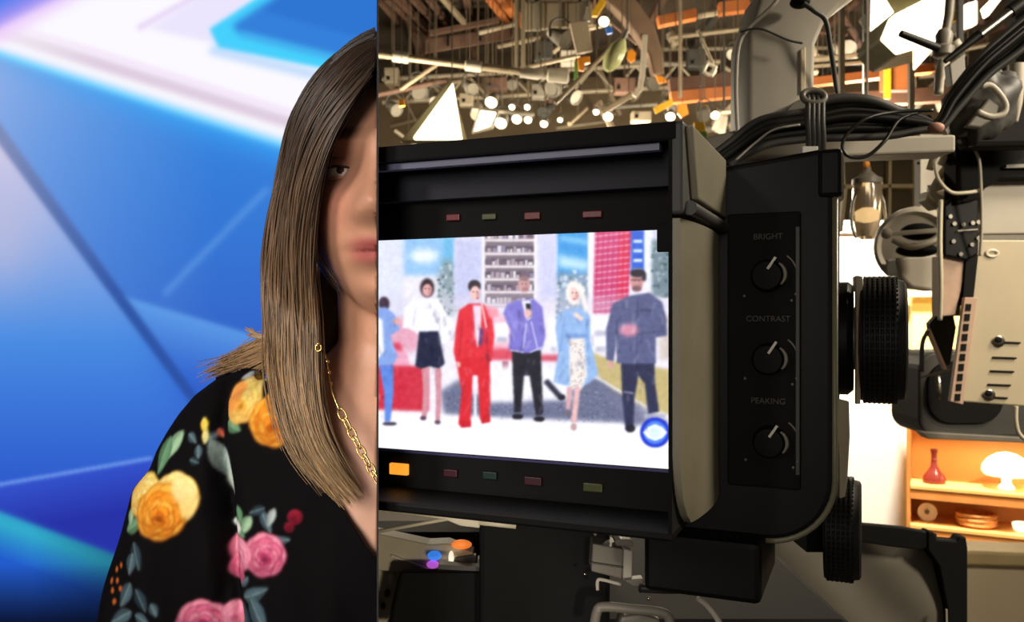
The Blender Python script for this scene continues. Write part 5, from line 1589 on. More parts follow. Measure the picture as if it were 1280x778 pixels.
mb = MB(); mb.lathe(cc_ + Vector((0, 0, 22 * k1)), (0, 0, 1), [(0, 3 * k1), (3 * k1, 9 * k1), (14 * k1, 10 * k1), (18 * k1, 4 * k1)], 16); mb.build('bulb', mat('warm_bulb', (255, 226, 170), 0.4, emit=1.3, emit_rgb=(255, 220, 160)), gl, smooth=True)
for s in (-1, 1):
    mb = MB(); mb.tube(spline([cc_ + Vector((s * 15 * k1, -0.01, 2 * k1)), cc_ + Vector((s * 21 * k1, -0.01, 18 * k1)), cc_ + Vector((s * 19 * k1, -0.01, 46 * k1)), cc_ + Vector((s * 12 * k1, -0.01, 62 * k1))], 5), 0.005, 8); mb.build('guard_wire', M_chrome, gl, smooth=True)
mb = MB(); mb.tube([cc_ + Vector((0, 0, 92 * k1)), (cc_.x, cc_.y, CEIL)], 0.004, 8); mb.build('cord', M_greyl, gl)
mb = MB(); mb.ball(P(1083, 205, 2.39), (0.010, 0.008, 0.012), 10, 8); mb.build('hook_tag', M_tagor, gl, smooth=True)

# black-edged sun shade at the bottom right
sh = thing('shade_panel', 'grey fabric shade with thick black edging at the bottom right', 'shade', P(1140, 800, 1.15))
mb = MB(); vs = []; fs = []
nu, nv = 34, 24
for j in range(nv + 1):
    for k in range(nu + 1):
        a = k / nu; b = j / nv
        px = 880 + 300 * a + 20 * a * b; py = 650 + 24 * a + 190 * b
        w = 0.007 * math.sin(a * 9 + b * 5 + 0.6) + 0.003 * math.sin(a * 17 - b * 9)
        vs.append(P(px, py, 1.16) + Vector((0, w, 0)))
for j in range(nv):
    for k in range(nu):
        fs.append((j * (nu + 1) + k, j * (nu + 1) + k + 1, (j + 1) * (nu + 1) + k + 1, (j + 1) * (nu + 1) + k))
fab = mb.add(vs, fs).build('fabric', mat('grey_shade_cloth', (122, 116, 104), 0.8, vary=0.08, scale=30), sh, smooth=True)
fab.modifiers.new('thickness', 'SOLIDIFY').thickness = 0.003
mb = MB(); mb.prism([P(1020, 645, 1.14), P(1075, 655, 1.14), P(1130, 660, 1.14), P(1172, 668, 1.14), P(1172, 682, 1.14), P(1150, 688, 1.14), P(1112, 684, 1.14), P(1075, 678, 1.14), P(1020, 672, 1.14)], (0, 0.012, 0)); mb.build('top_edging', M_blackm, sh, bevel=0.002)
mb = MB(); mb.prism([P(1160, 664, 1.138), P(1168, 666, 1.138), P(1172, 675, 1.138), P(1196, 677, 1.138), P(1200, 671, 1.138), P(1208, 672, 1.138), P(1210, 686, 1.138), P(1210, 830, 1.138), P(1188, 830, 1.138), P(1184, 760, 1.138), P(1174, 708, 1.138), P(1160, 688, 1.138)], (0, 0.02, 0)); mb.build('side_edging', M_blackm, sh, bevel=0.002)
mb = MB(); mb.bar(P(1183, 762, 1.13), P(1184, 830, 1.13), 0.002, 0.002); mb.build('pale_seam', M_greyl, sh)
mb = MB(); mb.tube([P(1195, 815, 1.15), (P(1195, 815, 1.15).x, 1.15, 0.0)], 0.012, 12); mb.build('stand', M_blackm, sh)
mb = MB(); mb.lathe((P(1195, 815, 1.15).x, 1.15, 0.0), (0, 0, 1), [(0, 0.16), (0.012, 0.16), (0.02, 0.03), (0.03, 0.014)], 28); mb.build('base', M_blackm, sh, smooth='auto')

# ------------------------------------------------------------------ the lit set beyond: white flat, shelves, counter
fl = thing('white_flat', 'tall bright white set wall beside the orange shelves', 'set wall', (2.0, 5.1, 0))
xa = P(1000, 0, 5.1).x; xb = P(1136, 0, 5.1).x
mb = MB(); mb.box((xa, 5.1, 0), (xb, 5.15, 1.5 + (389 - 274) / F * 5.1)); mb.build('face', M_white, fl, bevel=0.004)
mb = MB(); mb.box((xa, 5.08, 1.5 + (389 - 292) / F * 5.1), (xb + 0.02, 5.17, 1.5 + (389 - 274) / F * 5.1 + 0.02)); mb.build('cap_rail', M_white, fl, bevel=0.004)
mb = MB(); mb.box((xb, 5.06, 0), (xb + 0.60, 5.12, 1.5 + (389 - 350) / F * 5.1)); o = mb.build('yellow_return', mat('pale_yellow_flat', (252, 232, 150), 0.7, vary=0.02), fl)
mb = MB(); mb.box(tuple(P(1130, 372, 5.0)), tuple(P(1180, 364, 5.05))); mb.build('ledge', M_greyl, fl, bevel=0.004)

ROT = math.radians(27)
SU = Vector((math.cos(ROT), -math.sin(ROT), 0)); SV = Vector((math.sin(ROT), math.cos(ROT), 0))
SO = Vector((P(1133, 0, 4.60).x, 4.60, 0))
def S(u, v, z):
    return SO + SU * u + SV * v + Vector((0, 0, z))
def sbox(mb, u0, u1, v0, v1, z0, z1):
    return mb.hexa([S(u0, v0, z0), S(u1, v0, z0), S(u1, v1, z0), S(u0, v1, z0), S(u0, v0, z1), S(u1, v0, z1), S(u1, v1, z1), S(u0, v1, z1)])
sf = thing('shelf_unit', 'orange wooden shelf unit glowing in warm light at the lower right', 'shelf', S(0.6, 0.1, 0))
Z1 = 1.5 - (606 - 389) / F * 4.6; Z2 = 1.5 - (655 - 389) / F * 4.6
sbox(MB(), 0, 0.025, 0, 0.3, 0, 1.2).build('side_panel', M_wood, sf) if False else None
mb = MB(); sbox(mb, 0, 0.02, 0, 0.30, 0, 1.15); mb.build('side_panel', M_wood, sf, bevel=0.002)
mb = MB(); sbox(mb, 1.28, 1.30, 0, 0.30, 0, 1.15); mb.build('side_panel', M_wood, sf, bevel=0.002)
mb = MB(); sbox(mb, 0, 1.30, 0.30, 0.32, 0, 1.15); mb.build('back_panel', mat('pale_orange_back', (240, 180, 104), 0.6, vary=0.06, scale=6), sf)
for z, th in ((Z1, 0.075), (Z2, 0.075), (1.15, 0.03), (0.10, 0.06)):
    mb = MB(); sbox(mb, 0.02, 1.28, 0, 0.30, z - th, z - 0.02); mb.build('shelf_apron', M_wood, sf, bevel=0.002)
    mb = MB(); sbox(mb, 0.02, 1.28, -0.006, 0.30, z - 0.02, z); mb.build('shelf_board', mat('pale_orange_board', (246, 190, 110), 0.5, vary=0.06, scale=8), sf, bevel=0.002)
# vase
vz = thing('vase', 'dark red-brown long-necked vase on the orange shelf', 'vase', S(0.135, 0.12, Z1))
mb = MB(); mb.lathe(S(0.135, 0.12, Z1), (0, 0, 1), [(0, 0.055), (0.01, 0.060), (0.035, 0.056), (0.065, 0.036), (0.09, 0.020), (0.13, 0.014), (0.16, 0.015), (0.185, 0.021), (0.187, 0.016), (0.15, 0.009)], 28)
mb.build('body', mat('red_brown_glaze', (122, 48, 40), 0.2, vary=0.12), vz, smooth='auto')
mb = MB(); mb.torus(S(0.135, 0.12, Z1 + 0.128), (0.0145, 0, 0), (0, 0.0145, 0), 0.003, 18, 6); mb.build('neck_ring', MATS['red_brown_glaze'], vz, smooth=True)
# mushroom lamp
tl = thing('table_lamp', 'glowing white dome table lamp on the orange shelf', 'lamp', S(0.48, 0.12, Z1))
mb = MB(); mb.lathe(S(0.48, 0.12, Z1 + 0.075), (0, 0, 1), [(0, 0.04), (0.0, 0.105), (0.02, 0.118), (0.05, 0.114), (0.085, 0.088), (0.110, 0.050), (0.120, 0.01)], 32); mb.build('shade', mat('lit_white_shade', (255, 250, 232), 0.5, emit=1.6, emit_rgb=(255, 240, 205)), tl, smooth='auto')
mb = MB(); mb.lathe(S(0.48, 0.12, Z1), (0, 0, 1), [(0, 0.04), (0.012, 0.038), (0.03, 0.022), (0.08, 0.026)], 20); mb.build('stem', MATS['lit_white_shade'], tl, smooth='auto')
mb = MB(); mb.ball(S(0.60, 0.10, Z1 + 0.022), (0.03, 0.03, 0.024), 16, 10); tag(mb.build('lemon_ornament', mat('yellow_green_glaze', (214, 206, 60), 0.4), smooth=True), 'small yellow-green ornament beside the dome lamp', 'ornament')
# lower shelf ornaments
od = thing('flower_plate', 'small round plate with a dark eye on the lower orange shelf', 'plate', S(0.10, 0.12, Z2))
mb = MB(); mb.lathe(S(0.10, 0.12, Z2 + 0.05), (-0.3, -1, 0.12), [(0, 0.02), (0.004, 0.045), (0.010, 0.050), (0.008, 0.03), (0.008, 0.002)], 24); mb.build('rim', M_white, od, smooth='auto')
mb = MB(); mb.ball(S(0.10, 0.108, Z2 + 0.052), (0.014, 0.006, 0.014), 12, 8); mb.build('eye', M_greym, od, smooth=True)
mb = MB(); sbox(mb, 0.06, 0.14, 0.11, 0.15, Z2, Z2 + 0.008); mb.build('foot', M_wood, od)
bw = thing('wicker_basket', 'low pale wicker basket on the lower orange shelf', 'basket', S(0.34, 0.12, Z2))
mb = MB(); mb.lathe(S(0.34, 0.12, Z2), (0, 0, 1), [(0, 0.08), (0.03, 0.10), (0.07, 0.095), (0.075, 0.085), (0.02, 0.07)], 28); mb.build('bowl', mat('wicker', (222, 160, 92), 0.7, vary=0.3, scale=60), bw, smooth='auto')
for zz in (0.02, 0.045, 0.07):
    mb = MB(); mb.torus(S(0.34, 0.12, Z2 + zz), (0.099, 0, 0), (0, 0.099, 0), 0.005, 28, 6); mb.build('weave_band', MATS['wicker'], bw, smooth=True)
for k, (u, lbl) in enumerate([(0.55, 'small glowing white candle bowl in the middle of the lower shelf'), (0.80, 'small glowing white candle bowl at the right end of the lower shelf')]):
    t = thing('candle_bowl', lbl, 'candle', S(u, 0.1, Z2), 'candle bowls on the lower shelf')
    mb = MB(); mb.lathe(S(u, 0.1, Z2), (0, 0, 1), [(0, 0.025), (0.01, 0.04), (0.04, 0.048), (0.045, 0.04), (0.02, 0.03), (0.02, 0.002)], 20); mb.build('bowl', MATS['lit_white_shade'], t, smooth='auto')
    mb = MB(); mb.lathe(S(u, 0.1, Z2 + 0.018), (0, 0, 1), [(0, 0.02), (0.02, 0.02), (0.022, 0.002)], 14); mb.build('candle', M_cream, t, smooth='auto')
# beige counter at the corner
ct = thing('beige_counter', 'plain beige counter with an ochre top edge in the bottom right corner', 'counter', P(1290, 800, 2.6))
x0_ = P(1188, 0, 2.6).x
zt = P(0, 705, 2.6).z
mb = MB(); mb.box((x0_, 2.6, 0), (x0_ + 0.9, 2.72, zt)); mb.build('front', mat('beige_counter_paint', (232, 214, 178), 0.6, vary=0.06, scale=5), ct, bevel=0.01)
mb = MB(); mb.hexa([(x0_ - 0.01, 2.585, zt), (x0_ + 0.9, 2.585, zt - 0.03), (x0_ + 0.9, 2.72, zt - 0.03), (x0_ - 0.01, 2.72, zt), (x0_ - 0.01, 2.585, zt + 0.045), (x0_ + 0.9, 2.585, zt + 0.012), (x0_ + 0.9, 2.72, zt + 0.012), (x0_ - 0.01, 2.72, zt + 0.045)])
mb.build('top', mat('ochre_counter_top', (214, 190, 140), 0.6, vary=0.12, scale=8), ct, bevel=0.008)
# pale window-like frame with olive panels behind the glass lamp
wf = thing('panel_frame', 'pale timber frame with olive panels behind the glass lamp', 'frame', P(1095, 300, 3.4))
M_olive = mat('olive_panel', (96, 82, 56), 0.7, vary=0.15, scale=5)
for (x0, y0, x1, y1) in [(1054, 196, 1110, 231), (1114, 196, 1137, 231), (1056, 237, 1108, 275), (1112, 237, 1137, 290)]:
    mb = MB(); a = P(x0, y1, 3.42); b = P(x1, y0, 3.45); mb.box(tuple(a), tuple(b)); mb.build('panel', M_olive, wf, bevel=0.003)
for (x0, y0, x1, y1, w) in [(1051, 188, 1053, 236, 5), (1056, 236, 1050, 290, 4), (1050, 234, 1140, 233, 5), (1050, 193, 1140, 193, 6), (1111, 190, 1110, 290, 4)]:
    mb = MB(); mb.bar(P(x0, y0, 3.40), P(x1, y1, 3.40), w / F * 3.4, 0.03, up=(0, 1, 0)); mb.build('rail', mat('pale_timber', (214, 196, 152), 0.6, vary=0.08), wf, bevel=0.002)
mb = MB(); mb.bar(P(1112, 150, 3.44), P(1110, 236, 3.44), 0.014, 0.014); mb.build('yellow_strip', M_yellow, wf)
for px in (1052, 1139):
    q = P(px, 193, 3.43); mb = MB(); mb.bar(q, (q.x, q.y, CEIL), 0.02, 0.02); mb.build('hanger', M_pipe, wf)

# ------------------------------------------------------------------ ceiling: rafters, ducts, pipes and lamps
def Cz(px, py, drop=0.12):
    """point just under the ceiling deck seen at a pixel"""
    Y = (CEIL - drop - ZC) * F / (389 - py)
    return P(px, py, Y)


def beam(label, p, q, w, h, m, cat='beam', group=None, name='beam', clip=0, bevel=0.008):
    t = MB(); t.bar(p, q, w, h)
    return tag(t.build(name, m, bevel=bevel, clip=clip), label, cat, group)


RK = ['first', 'second', 'third', 'fourth', 'fifth']
RG = 'reddish rafters at the top left of the studio ceiling'
for (x0, y0, x1, y1, w) in [(474, 0, 497, 26, 0.05), (482, -4, 538, 48, 0.06), (494, -4, 545, 46, 0.05), (512, -6, 552, 36, 0.05), (534, -4, 566, 38, 0.05)]:
    rk = RK.pop(0)
    beam(rk + ' thin reddish-brown rafter from the partition under the ceiling', Cz(x0, y0), Cz(x1, y1), w, 0.10, M_brown, 'rafter', RG, 'rafter', clip=1)
beam('pale grey pipe slanting under the ceiling among the reddish rafters', Cz(552, -4, 0.3), Cz(590, 40, 0.3), 0.06, 0.06, M_pipe, 'pipe', name='pipe')
beam('bright orange rafter at the top, left of a pair', Cz(611, -6, 0.15), Cz(643, 36, 0.15), 0.10, 0.12, M_orange, 'rafter', name='rafter')
beam('bright orange rafter at the top, right of a pair', Cz(626, -6, 0.15), Cz(652, 30, 0.15), 0.10, 0.12, M_orange, 'rafter', name='rafter')
beam('reddish crosspiece under the left rafters', P(536, 42, 10.5), P(624, 25, 10.5), 0.06, 0.07, M_brown, 'beam')
dg_ = thing('air_duct', 'broad brown ceiling duct crossing behind the long lit pipe', 'duct', P(590, 60, 11))
mb = MB(); mb.hexa([P(530, 68, 10.6), P(650, 48, 10.6), P(650, 48, 11.2), P(530, 68, 11.2), P(530, 48, 10.6), P(650, 32, 10.6), P(650, 32, 11.2), P(530, 48, 11.2)]); mb.build('trunk', M_brown, dg_, bevel=0.02)
for px in (560, 600, 640):
    p = P(px, 62 - (px - 530) * 0.16, 10.59); mb = MB(); mb.bar(p, p + Vector((0, 0, 0.22)), 0.03, 0.03); mb.build('strap', M_blackm, dg_)
for px in (540, 640):
    p = P(px, 45, 10.9); mb = MB(); mb.bar(p, (p.x, p.y, CEIL), 0.03, 0.03); mb.build('hanger', M_dgrey, dg_)
dg2 = thing('ventilation_duct', 'pale galvanised ventilation duct at the top centre', 'duct', P(697, 30, 9))
mb = MB(); mb.hexa([P(652, 40, 9.0), P(740, 32, 9.0), P(742, 32, 9.4), P(653, 40, 9.4), P(655, 2, 9.0), P(738, 2, 9.0), P(740, 2, 9.4), P(656, 2, 9.4)]); mb.build('trunk', M_duct, dg2, bevel=0.02)
for px in (672, 700, 726):
    mb = MB(); mb.bar(P(px, 39, 8.99), P(px, 3, 8.99), 0.035, 0.02); mb.build('seam', M_greym, dg2)
for px in (670, 725):
    p = P(px, 3, 9.2); mb = MB(); mb.bar(p, (p.x, p.y, CEIL), 0.03, 0.03); mb.build('hanger', M_dgrey, dg2)


def batten(label, p, q, r, m=M_pipe, hang=(0.2, 0.8), couplers=(), clip=0, name='lighting_pipe'):
    p = Vector(p); q = Vector(q)
    t = thing(name, label, 'pipe', (p + q) / 2)
    mb = MB(); mb.tube([p, q], r, 12); mb.build('pipe', m, t, smooth='auto', clip=clip)
    for f in hang:
        h = p.lerp(q, f); mb = MB(); mb.tube([h, (h.x, h.y, CEIL)], 0.006, 6); mb.build('hanger', M_hang, t)
    for f in couplers:
        h = p.lerp(q, f); d = (q - p).normalized(); mb = MB(); mb.lathe(h - d * r * 2.2, d, [(0, r * 1.1), (0.01, r * 1.5), (r * 4.4, r * 1.5), (r * 4.4 + 0.01, r * 1.1)], 14); mb.build('coupler', M_greyl, t, smooth='auto')
    return t


batten('long lit steel pipe crossing the upper left of the studio', P(466, 67, 8.3), P(668, 92, 8.3), 0.036, hang=(0.35, 0.9), couplers=(0.17, 0.62, 0.98), clip=1)
batten('second lit pipe carrying on right of the long steel pipe', P(650, 91, 8.0), P(702, 95, 8.0), 0.045, M_greyl, hang=(0.5,), couplers=(0.9,))
batten('thin pipe rising to the right behind the hanging beige flag', P(650, 86, 9.0), P(724, 69, 9.0), 0.024, hang=(0.3, 0.8))
batten('slanting brace pipe under the long steel pipe', P(500, 112, 8.4), P(548, 79, 8.4), 0.022, hang=(0.9,))
batten('lower pipe crossing behind the small white lamps', P(590, 137, 9.0), P(668, 143, 9.0), 0.020, M_greyl, hang=(0.1, 0.95))
batten('low brown pipe near the partition', P(466, 120, 9.3), P(560, 100, 9.3), 0.03, M_brown, hang=(0.5,), clip=1)
batten('grey pipe high between the two vertical posts', P(835, 47, 8.2), P(932, 36, 8.2), 0.022, hang=(0.1, 0.9))
batten('slanting pipe holding the glass-sided lamp', P(694, 129, 7.6), P(782, 42, 7.6), 0.020, hang=(0.95,))
batten('grey pipe behind the boom arm, upper of two', P(1000, 76, 7.8), P(1108, 66, 7.8), 0.026, hang=(0.2, 0.8))
batten('grey pipe behind the boom arm, lower of two', P(1000, 84, 7.9), P(1108, 76, 7.9), 0.018, hang=(0.4, 0.9))
batten('low pale pipe above the viewfinder hood', P(752, 141, 8.6), P(790, 118, 8.6), 0.03, hang=(0.9,))
vp = thing('twin_posts', 'pair of vertical grey posts below the orange rafters', 'post', P(649, 88, 8.6))
for px in (646, 654):
    a = P(px, 88, 8.6); mb = MB(); mb.bar(a, (a.x, a.y, CEIL), 0.045, 0.045); mb.build('post', M_pipe, vp, bevel=0.004)
for (px, Y, y1, r, lb) in [(850, 8.0, 122, 0.016, 'thin pale vertical pole left of the boom arm'), (905, 8.4, 138, 0.012, 'thin dark vertical cord just left of the boom arm'), (747, 9.3, 60, 0.010, 'thin vertical cord behind the brown bent beam'),
                           (824, 9.2, 30, 0.012, 'thin vertical cord at the top centre right'), (1080, 6.5, 122, 0.010, 'thin vertical cord behind the lower cables')]:
    a = P(px, y1, Y); mb = MB(); mb.tube([a, (a.x, a.y, CEIL)], r, 8); tag(mb.build('vertical_pole', M_pipe if r > 0.013 else M_dgrey, smooth='auto'), lb, 'pole')
bb = thing('bent_beam', 'thick brown bent beam slanting down at the top centre', 'beam', P(820, 90, 8.2))
mb = MB(); sweep_box(mb, [P(757, -14, 8.2), P(785, 14, 8.2), P(806, 42, 8.2), P(818, 70, 8.2), P(822, 96, 8.2)], [0.20, 0.20, 0.19, 0.13, 0.10], 0.2); mb.build('limb', mat('taupe_beam', (128, 104, 84), 0.7, vary=0.15, scale=5), bb, bevel=0.02)
mb = MB(); sweep_box(mb, [P(806, 44, 8.1), P(804, 84, 8.1), P(800, 112, 8.1), P(792, 120, 8.1)], 0.05, 0.05); mb.build('drop_arm', M_greyl, bb, bevel=0.006)
mb = MB(); p = P(770, -5, 8.2); mb.bar(p, (p.x, p.y, CEIL), 0.12, 0.12); mb.build('hanger', M_brown, bb)
for (a, b, w, lb) in [((822, 28, 9.2), (870, 18, 9.2), 0.11, 'orange beam at the top, left of the thin pale pole'), ((898, 12, 9.2), (936, 7, 9.2), 0.13, 'orange beam at the top beside the boom arm'),
                      ((838, 123, 9.0), (920, 115, 9.0), 0.12, 'orange beam low beside the viewfinder corner'), ((836, 108, 9.3), (920, 100, 9.3), 0.16, None),
                      ((1000, 105, 8.6), (1165, 86, 8.6), 0.085, 'long orange beam behind the boom arm and lamps'), ((1000, 130, 9.0), (1215, 116, 9.0), 0.16, None)]:
    beam(lb or ('brown beam above the low orange beam' if a[0] < 900 else 'dark brown beam under the long orange beam'), P(*a), P(*b), 0.12, w, M_orange if lb else M_brown)
op = thing('orange_post', 'broad orange post under the glowing barn-door lamp', 'post', P(1122, 113, 7.5))
mb = MB(); a = P(1106, 112, 7.5); b = P(1141, 40, 7.5); mb.box((a.x, 7.5, a.z), (b.x, 7.62, CEIL)); mb.build('post', M_orange, op, bevel=0.01)
mb = MB(); mb.bar(P(1109, 78, 7.45), P(1109, 124, 7.45), 0.045, 0.045); mb.build('yellow_edge', M_yellow, op)
rg = thing('hanging_ring', 'square steel ring hanging from a short rod left of the boom arm', 'ring', P(887, 98, 7.0))
mb = MB(); mb.torus(P(887, 87, 7.0), (0.052, 0, 0.02), (-0.02, 0, 0.052), 0.016, 4, 8); mb.torus(P(887, 87, 7.0), (0.046, 0, 0), (0, 0, 0.046), 0.014, 20, 8); mb.build('ring', M_greyl, rg, smooth='auto')
mb = MB(); mb.tube([P(891, 79, 7.0), P(872, 38, 7.0)], 0.014, 8); mb.build('rod', M_pipe, rg)
mb = MB(); p = P(872, 38, 7.0); mb.tube([p, (p.x, p.y, CEIL)], 0.006, 6); mb.build('cord', M_dgrey, rg)


def par_can(label, px, py, Y, rpx, m=M_greym, tilt=(-0.2, -0.7, -0.6), lit=True, group=None, tagcol=None):
    R0 = rpx / F * Y; c = P(px, py, Y); ax = Vector(tilt).normalized()
    t = thing('spotlight', label, 'spotlight', c - Vector((0, 0, R0)), group)
    mb = MB(); mb.lathe(c - ax * R0 * 2.4, ax, [(0, R0 * 0.35), (R0 * 0.2, R0 * 0.7), (R0 * 1.0, R0 * 0.85), (R0 * 2.3, R0 * 1.05), (R0 * 2.5, R0 * 1.05), (R0 * 2.5, R0 * 0.95), (R0 * 2.35, R0 * 0.93), (R0 * 2.35, R0 * 0.02)], 18); can = mb.build('can', m, t, smooth='auto')
    if lit:
        mb = MB(); mb.lathe(c - ax * R0 * 0.02, ax, [(0, R0 * 0.92), (R0 * 0.12, R0 * 0.9), (R0 * 0.22, R0 * 0.5), (R0 * 0.24, 0.002)], 18); mb.build('lens', M_glow, t, smooth='auto')
    mb = MB(); mb.tube(spline([c - ax * R0 + Vector((-R0 * 1.2, 0, 0)), c - ax * R0 + Vector((-R0 * 1.1, 0, R0 * 1.6)), c - ax * R0 + Vector((0, 0, R0 * 2.2)), c - ax * R0 + Vector((R0 * 1.1, 0, R0 * 1.6)), c - ax * R0 + Vector((R0 * 1.2, 0, 0))], 4), R0 * 0.12, 6); mb.build('yoke', M_dgrey, t, smooth=True)
    h = c - ax * R0 + Vector((0, 0, R0 * 2.2)); mb = MB(); mb.tube([h, (h.x, h.y, CEIL)], 0.005, 6); mb.build('hanger', M_hang, t)
    if tagcol:
        mb = MB(); mb.ball(c - ax * R0 * 2.5, (R0 * 0.6, R0 * 0.4, R0 * 0.6), 10, 8); mb.build('gel_tag', tagcol, t, smooth=True)
    return t


YK = 8.3
# the row of small white lamps above the viewfinder
for (px, py, r, lb) in [(614, 128, 8, 'small lit spotlight, topmost of the white cluster above the viewfinder'), (626, 154, 8, 'small lit spotlight in the middle of the white cluster above the viewfinder'), (646, 149, 6.5, 'small lit spotlight right of the middle of the white cluster'),
                        (660, 150, 5, 'smallest lit spotlight at the right end of the white cluster'), (659, 134, 4, 'tiny yellowish spotlight above the right end of the white cluster'), (640, 134, 4, 'tiny spotlight high in the white cluster'),
                        (760, 146, 6.5, 'small lit spotlight above the middle of the viewfinder hood'), (745, 140, 4, 'tiny lit spotlight left of the one above the hood'), (838, 146, 6, 'small lit spotlight by the right corner of the hood'), (755, 27, 7, 'lit spotlight beside the blue tag at the top centre'),
                        (894, 144, 6, 'small lit spotlight low beside the boom arm'), (680, 155, 5, 'small lit spotlight just over the hood, right of the white cluster'), (700, 150, 3.5, 'tiny lit spotlight just over the hood near the slanting pipe')]:
    YK = YK + 0.33 if YK < 9.6 else 8.3
    par_can(lb, px, py, YK if 'topmost' not in lb else 9.4, r)
for (px, py, r, lb, tg) in [(496, 138, 8, 'unlit grey spotlight with an orange tag near the partition', M_tagor), (525, 116, 10, 'unlit grey spotlight under the slanting brace pipe', None), (690, 112, 10, 'unlit spotlight hanging under the second lit pipe', None),
                            (678, 118, 8, 'unlit spotlight left of the slanting pipe', None), (640, 106, 7, 'unlit spotlight below the twin posts', None), (707, 50, 11, 'unlit grey spotlight beside the beige flag', M_greyl), (816, 105, 9, 'unlit spotlight under the brown bent beam', M_tagor),
                            (880, 145, 8, 'unlit spotlight behind the low orange beam', M_yellow), (590, 112, 8, 'unlit spotlight right of the glowing white wedge', None), (545, 128, 8, 'unlit spotlight left of the glowing white wedge', None), (720, 122, 9, 'unlit spotlight under the orange tag', None), (1060, 60, 10, 'unlit spotlight behind the boom arm pipes', None)]:
    YK = YK + 0.27 if YK < 10.5 else 8.0
    par_can(lb, px, py, YK, r, M_greym, (random.uniform(-0.6, 0.6), -0.6, -0.5), False, None, tg)
# glowing wedge: soft light seen from the side
wd = thing('wedge_soft_light', 'tall glowing white wedge-shaped soft light above the viewfinder', 'soft light', P(550, 172, 6.2))
face = [P(566, 103, 6.2), P(577, 172, 6.1), P(516, 172, 6.1)]
mb = MB(); mb.prism(face, (0, 0.10, 0)); mb.build('diffuser', M_glow, wd, bevel=0.01)
mb = MB(); mb.prism([P(563, 97, 6.32), P(584, 176, 6.32), P(500, 176, 6.32)], (0, 0.12, 0)); mb.build('casing', mat('olive_grey_casing', (140, 130, 98), 0.6), wd, bevel=0.01)
h = P(565, 100, 6.36); mb = MB(); mb.tube([h, (h.x, h.y, CEIL)], 0.005, 8); mb.build('hanger', M_hang, wd)
sq = thing('square_soft_light', 'small tilted glowing panel in the white lamp cluster', 'soft light', P(605, 162, 8.6))
mb = MB(); mb.prism([P(601, 138, 8.6), P(620, 140, 8.6), P(613, 156, 8.6), P(593, 163, 8.6)], (0, 0.06, 0)); mb.build('diffuser', M_glow, sq, bevel=0.008)
mb = MB(); mb.prism([P(598, 136, 8.68), P(624, 138, 8.68), P(616, 160, 8.68), P(590, 166, 8.68)], (0, 0.08, 0)); mb.build('casing', M_greym, sq, bevel=0.008)
h = P(610, 140, 8.7); mb = MB(); mb.tube([h, (h.x, h.y, CEIL)], 0.005, 8); mb.build('hanger', M_hang, sq)
# beige flag, glass-sided lamp, tags
fg = thing('beige_flag', 'pale beige flag board hanging at the top centre', 'flag', P(728, 68, 7.4))
mb = MB(); mb.prism([P(712, 28, 7.4), P(735, 25, 7.4), P(741, 63, 7.4), P(721, 67, 7.4)], (0, 0.05, 0)); mb.build('board', mat('beige_board', (206, 186, 158), 0.7, vary=0.05), fg, bevel=0.006)
mb = MB(); mb.prism([P(728, 26, 7.42), P(734, 8, 7.42), P(738, 26, 7.42)], (0, 0.03, 0)); mb.build('hook', M_greyl, fg)
h = P(734, 9, 7.43); mb = MB(); mb.tube([h, (h.x, h.y, CEIL)], 0.010, 6); mb.build('hanger', M_dgrey, fg)
gs = thing('glass_sided_lamp', 'tilted greenish glass-sided lamp on the slanting pipe', 'lamp', P(769, 88, 7.4))
d = (P(778, 52, 7.4) - P(757, 90, 7.4)); L = d.length
mb = MB(); mb.lathe(P(758, 88, 7.4), d, [(0, 0.03), (0.03, 0.055), (L * 0.35, 0.085), (L * 0.75, 0.075), (L, 0.03)], 14); mb.build('globe', mat('greenish_glass', (196, 198, 142), 0.25, vary=0.12, scale=8), gs, smooth='auto')
mb = MB(); mb.tube([P(778, 52, 7.4), P(784, 38, 7.4)], 0.02, 8); mb.build('neck', M_greym, gs)
h = P(784, 38, 7.4); mb = MB(); mb.tube([h, (h.x, h.y, CEIL)], 0.008, 6); mb.build('hanger', M_dgrey, gs)
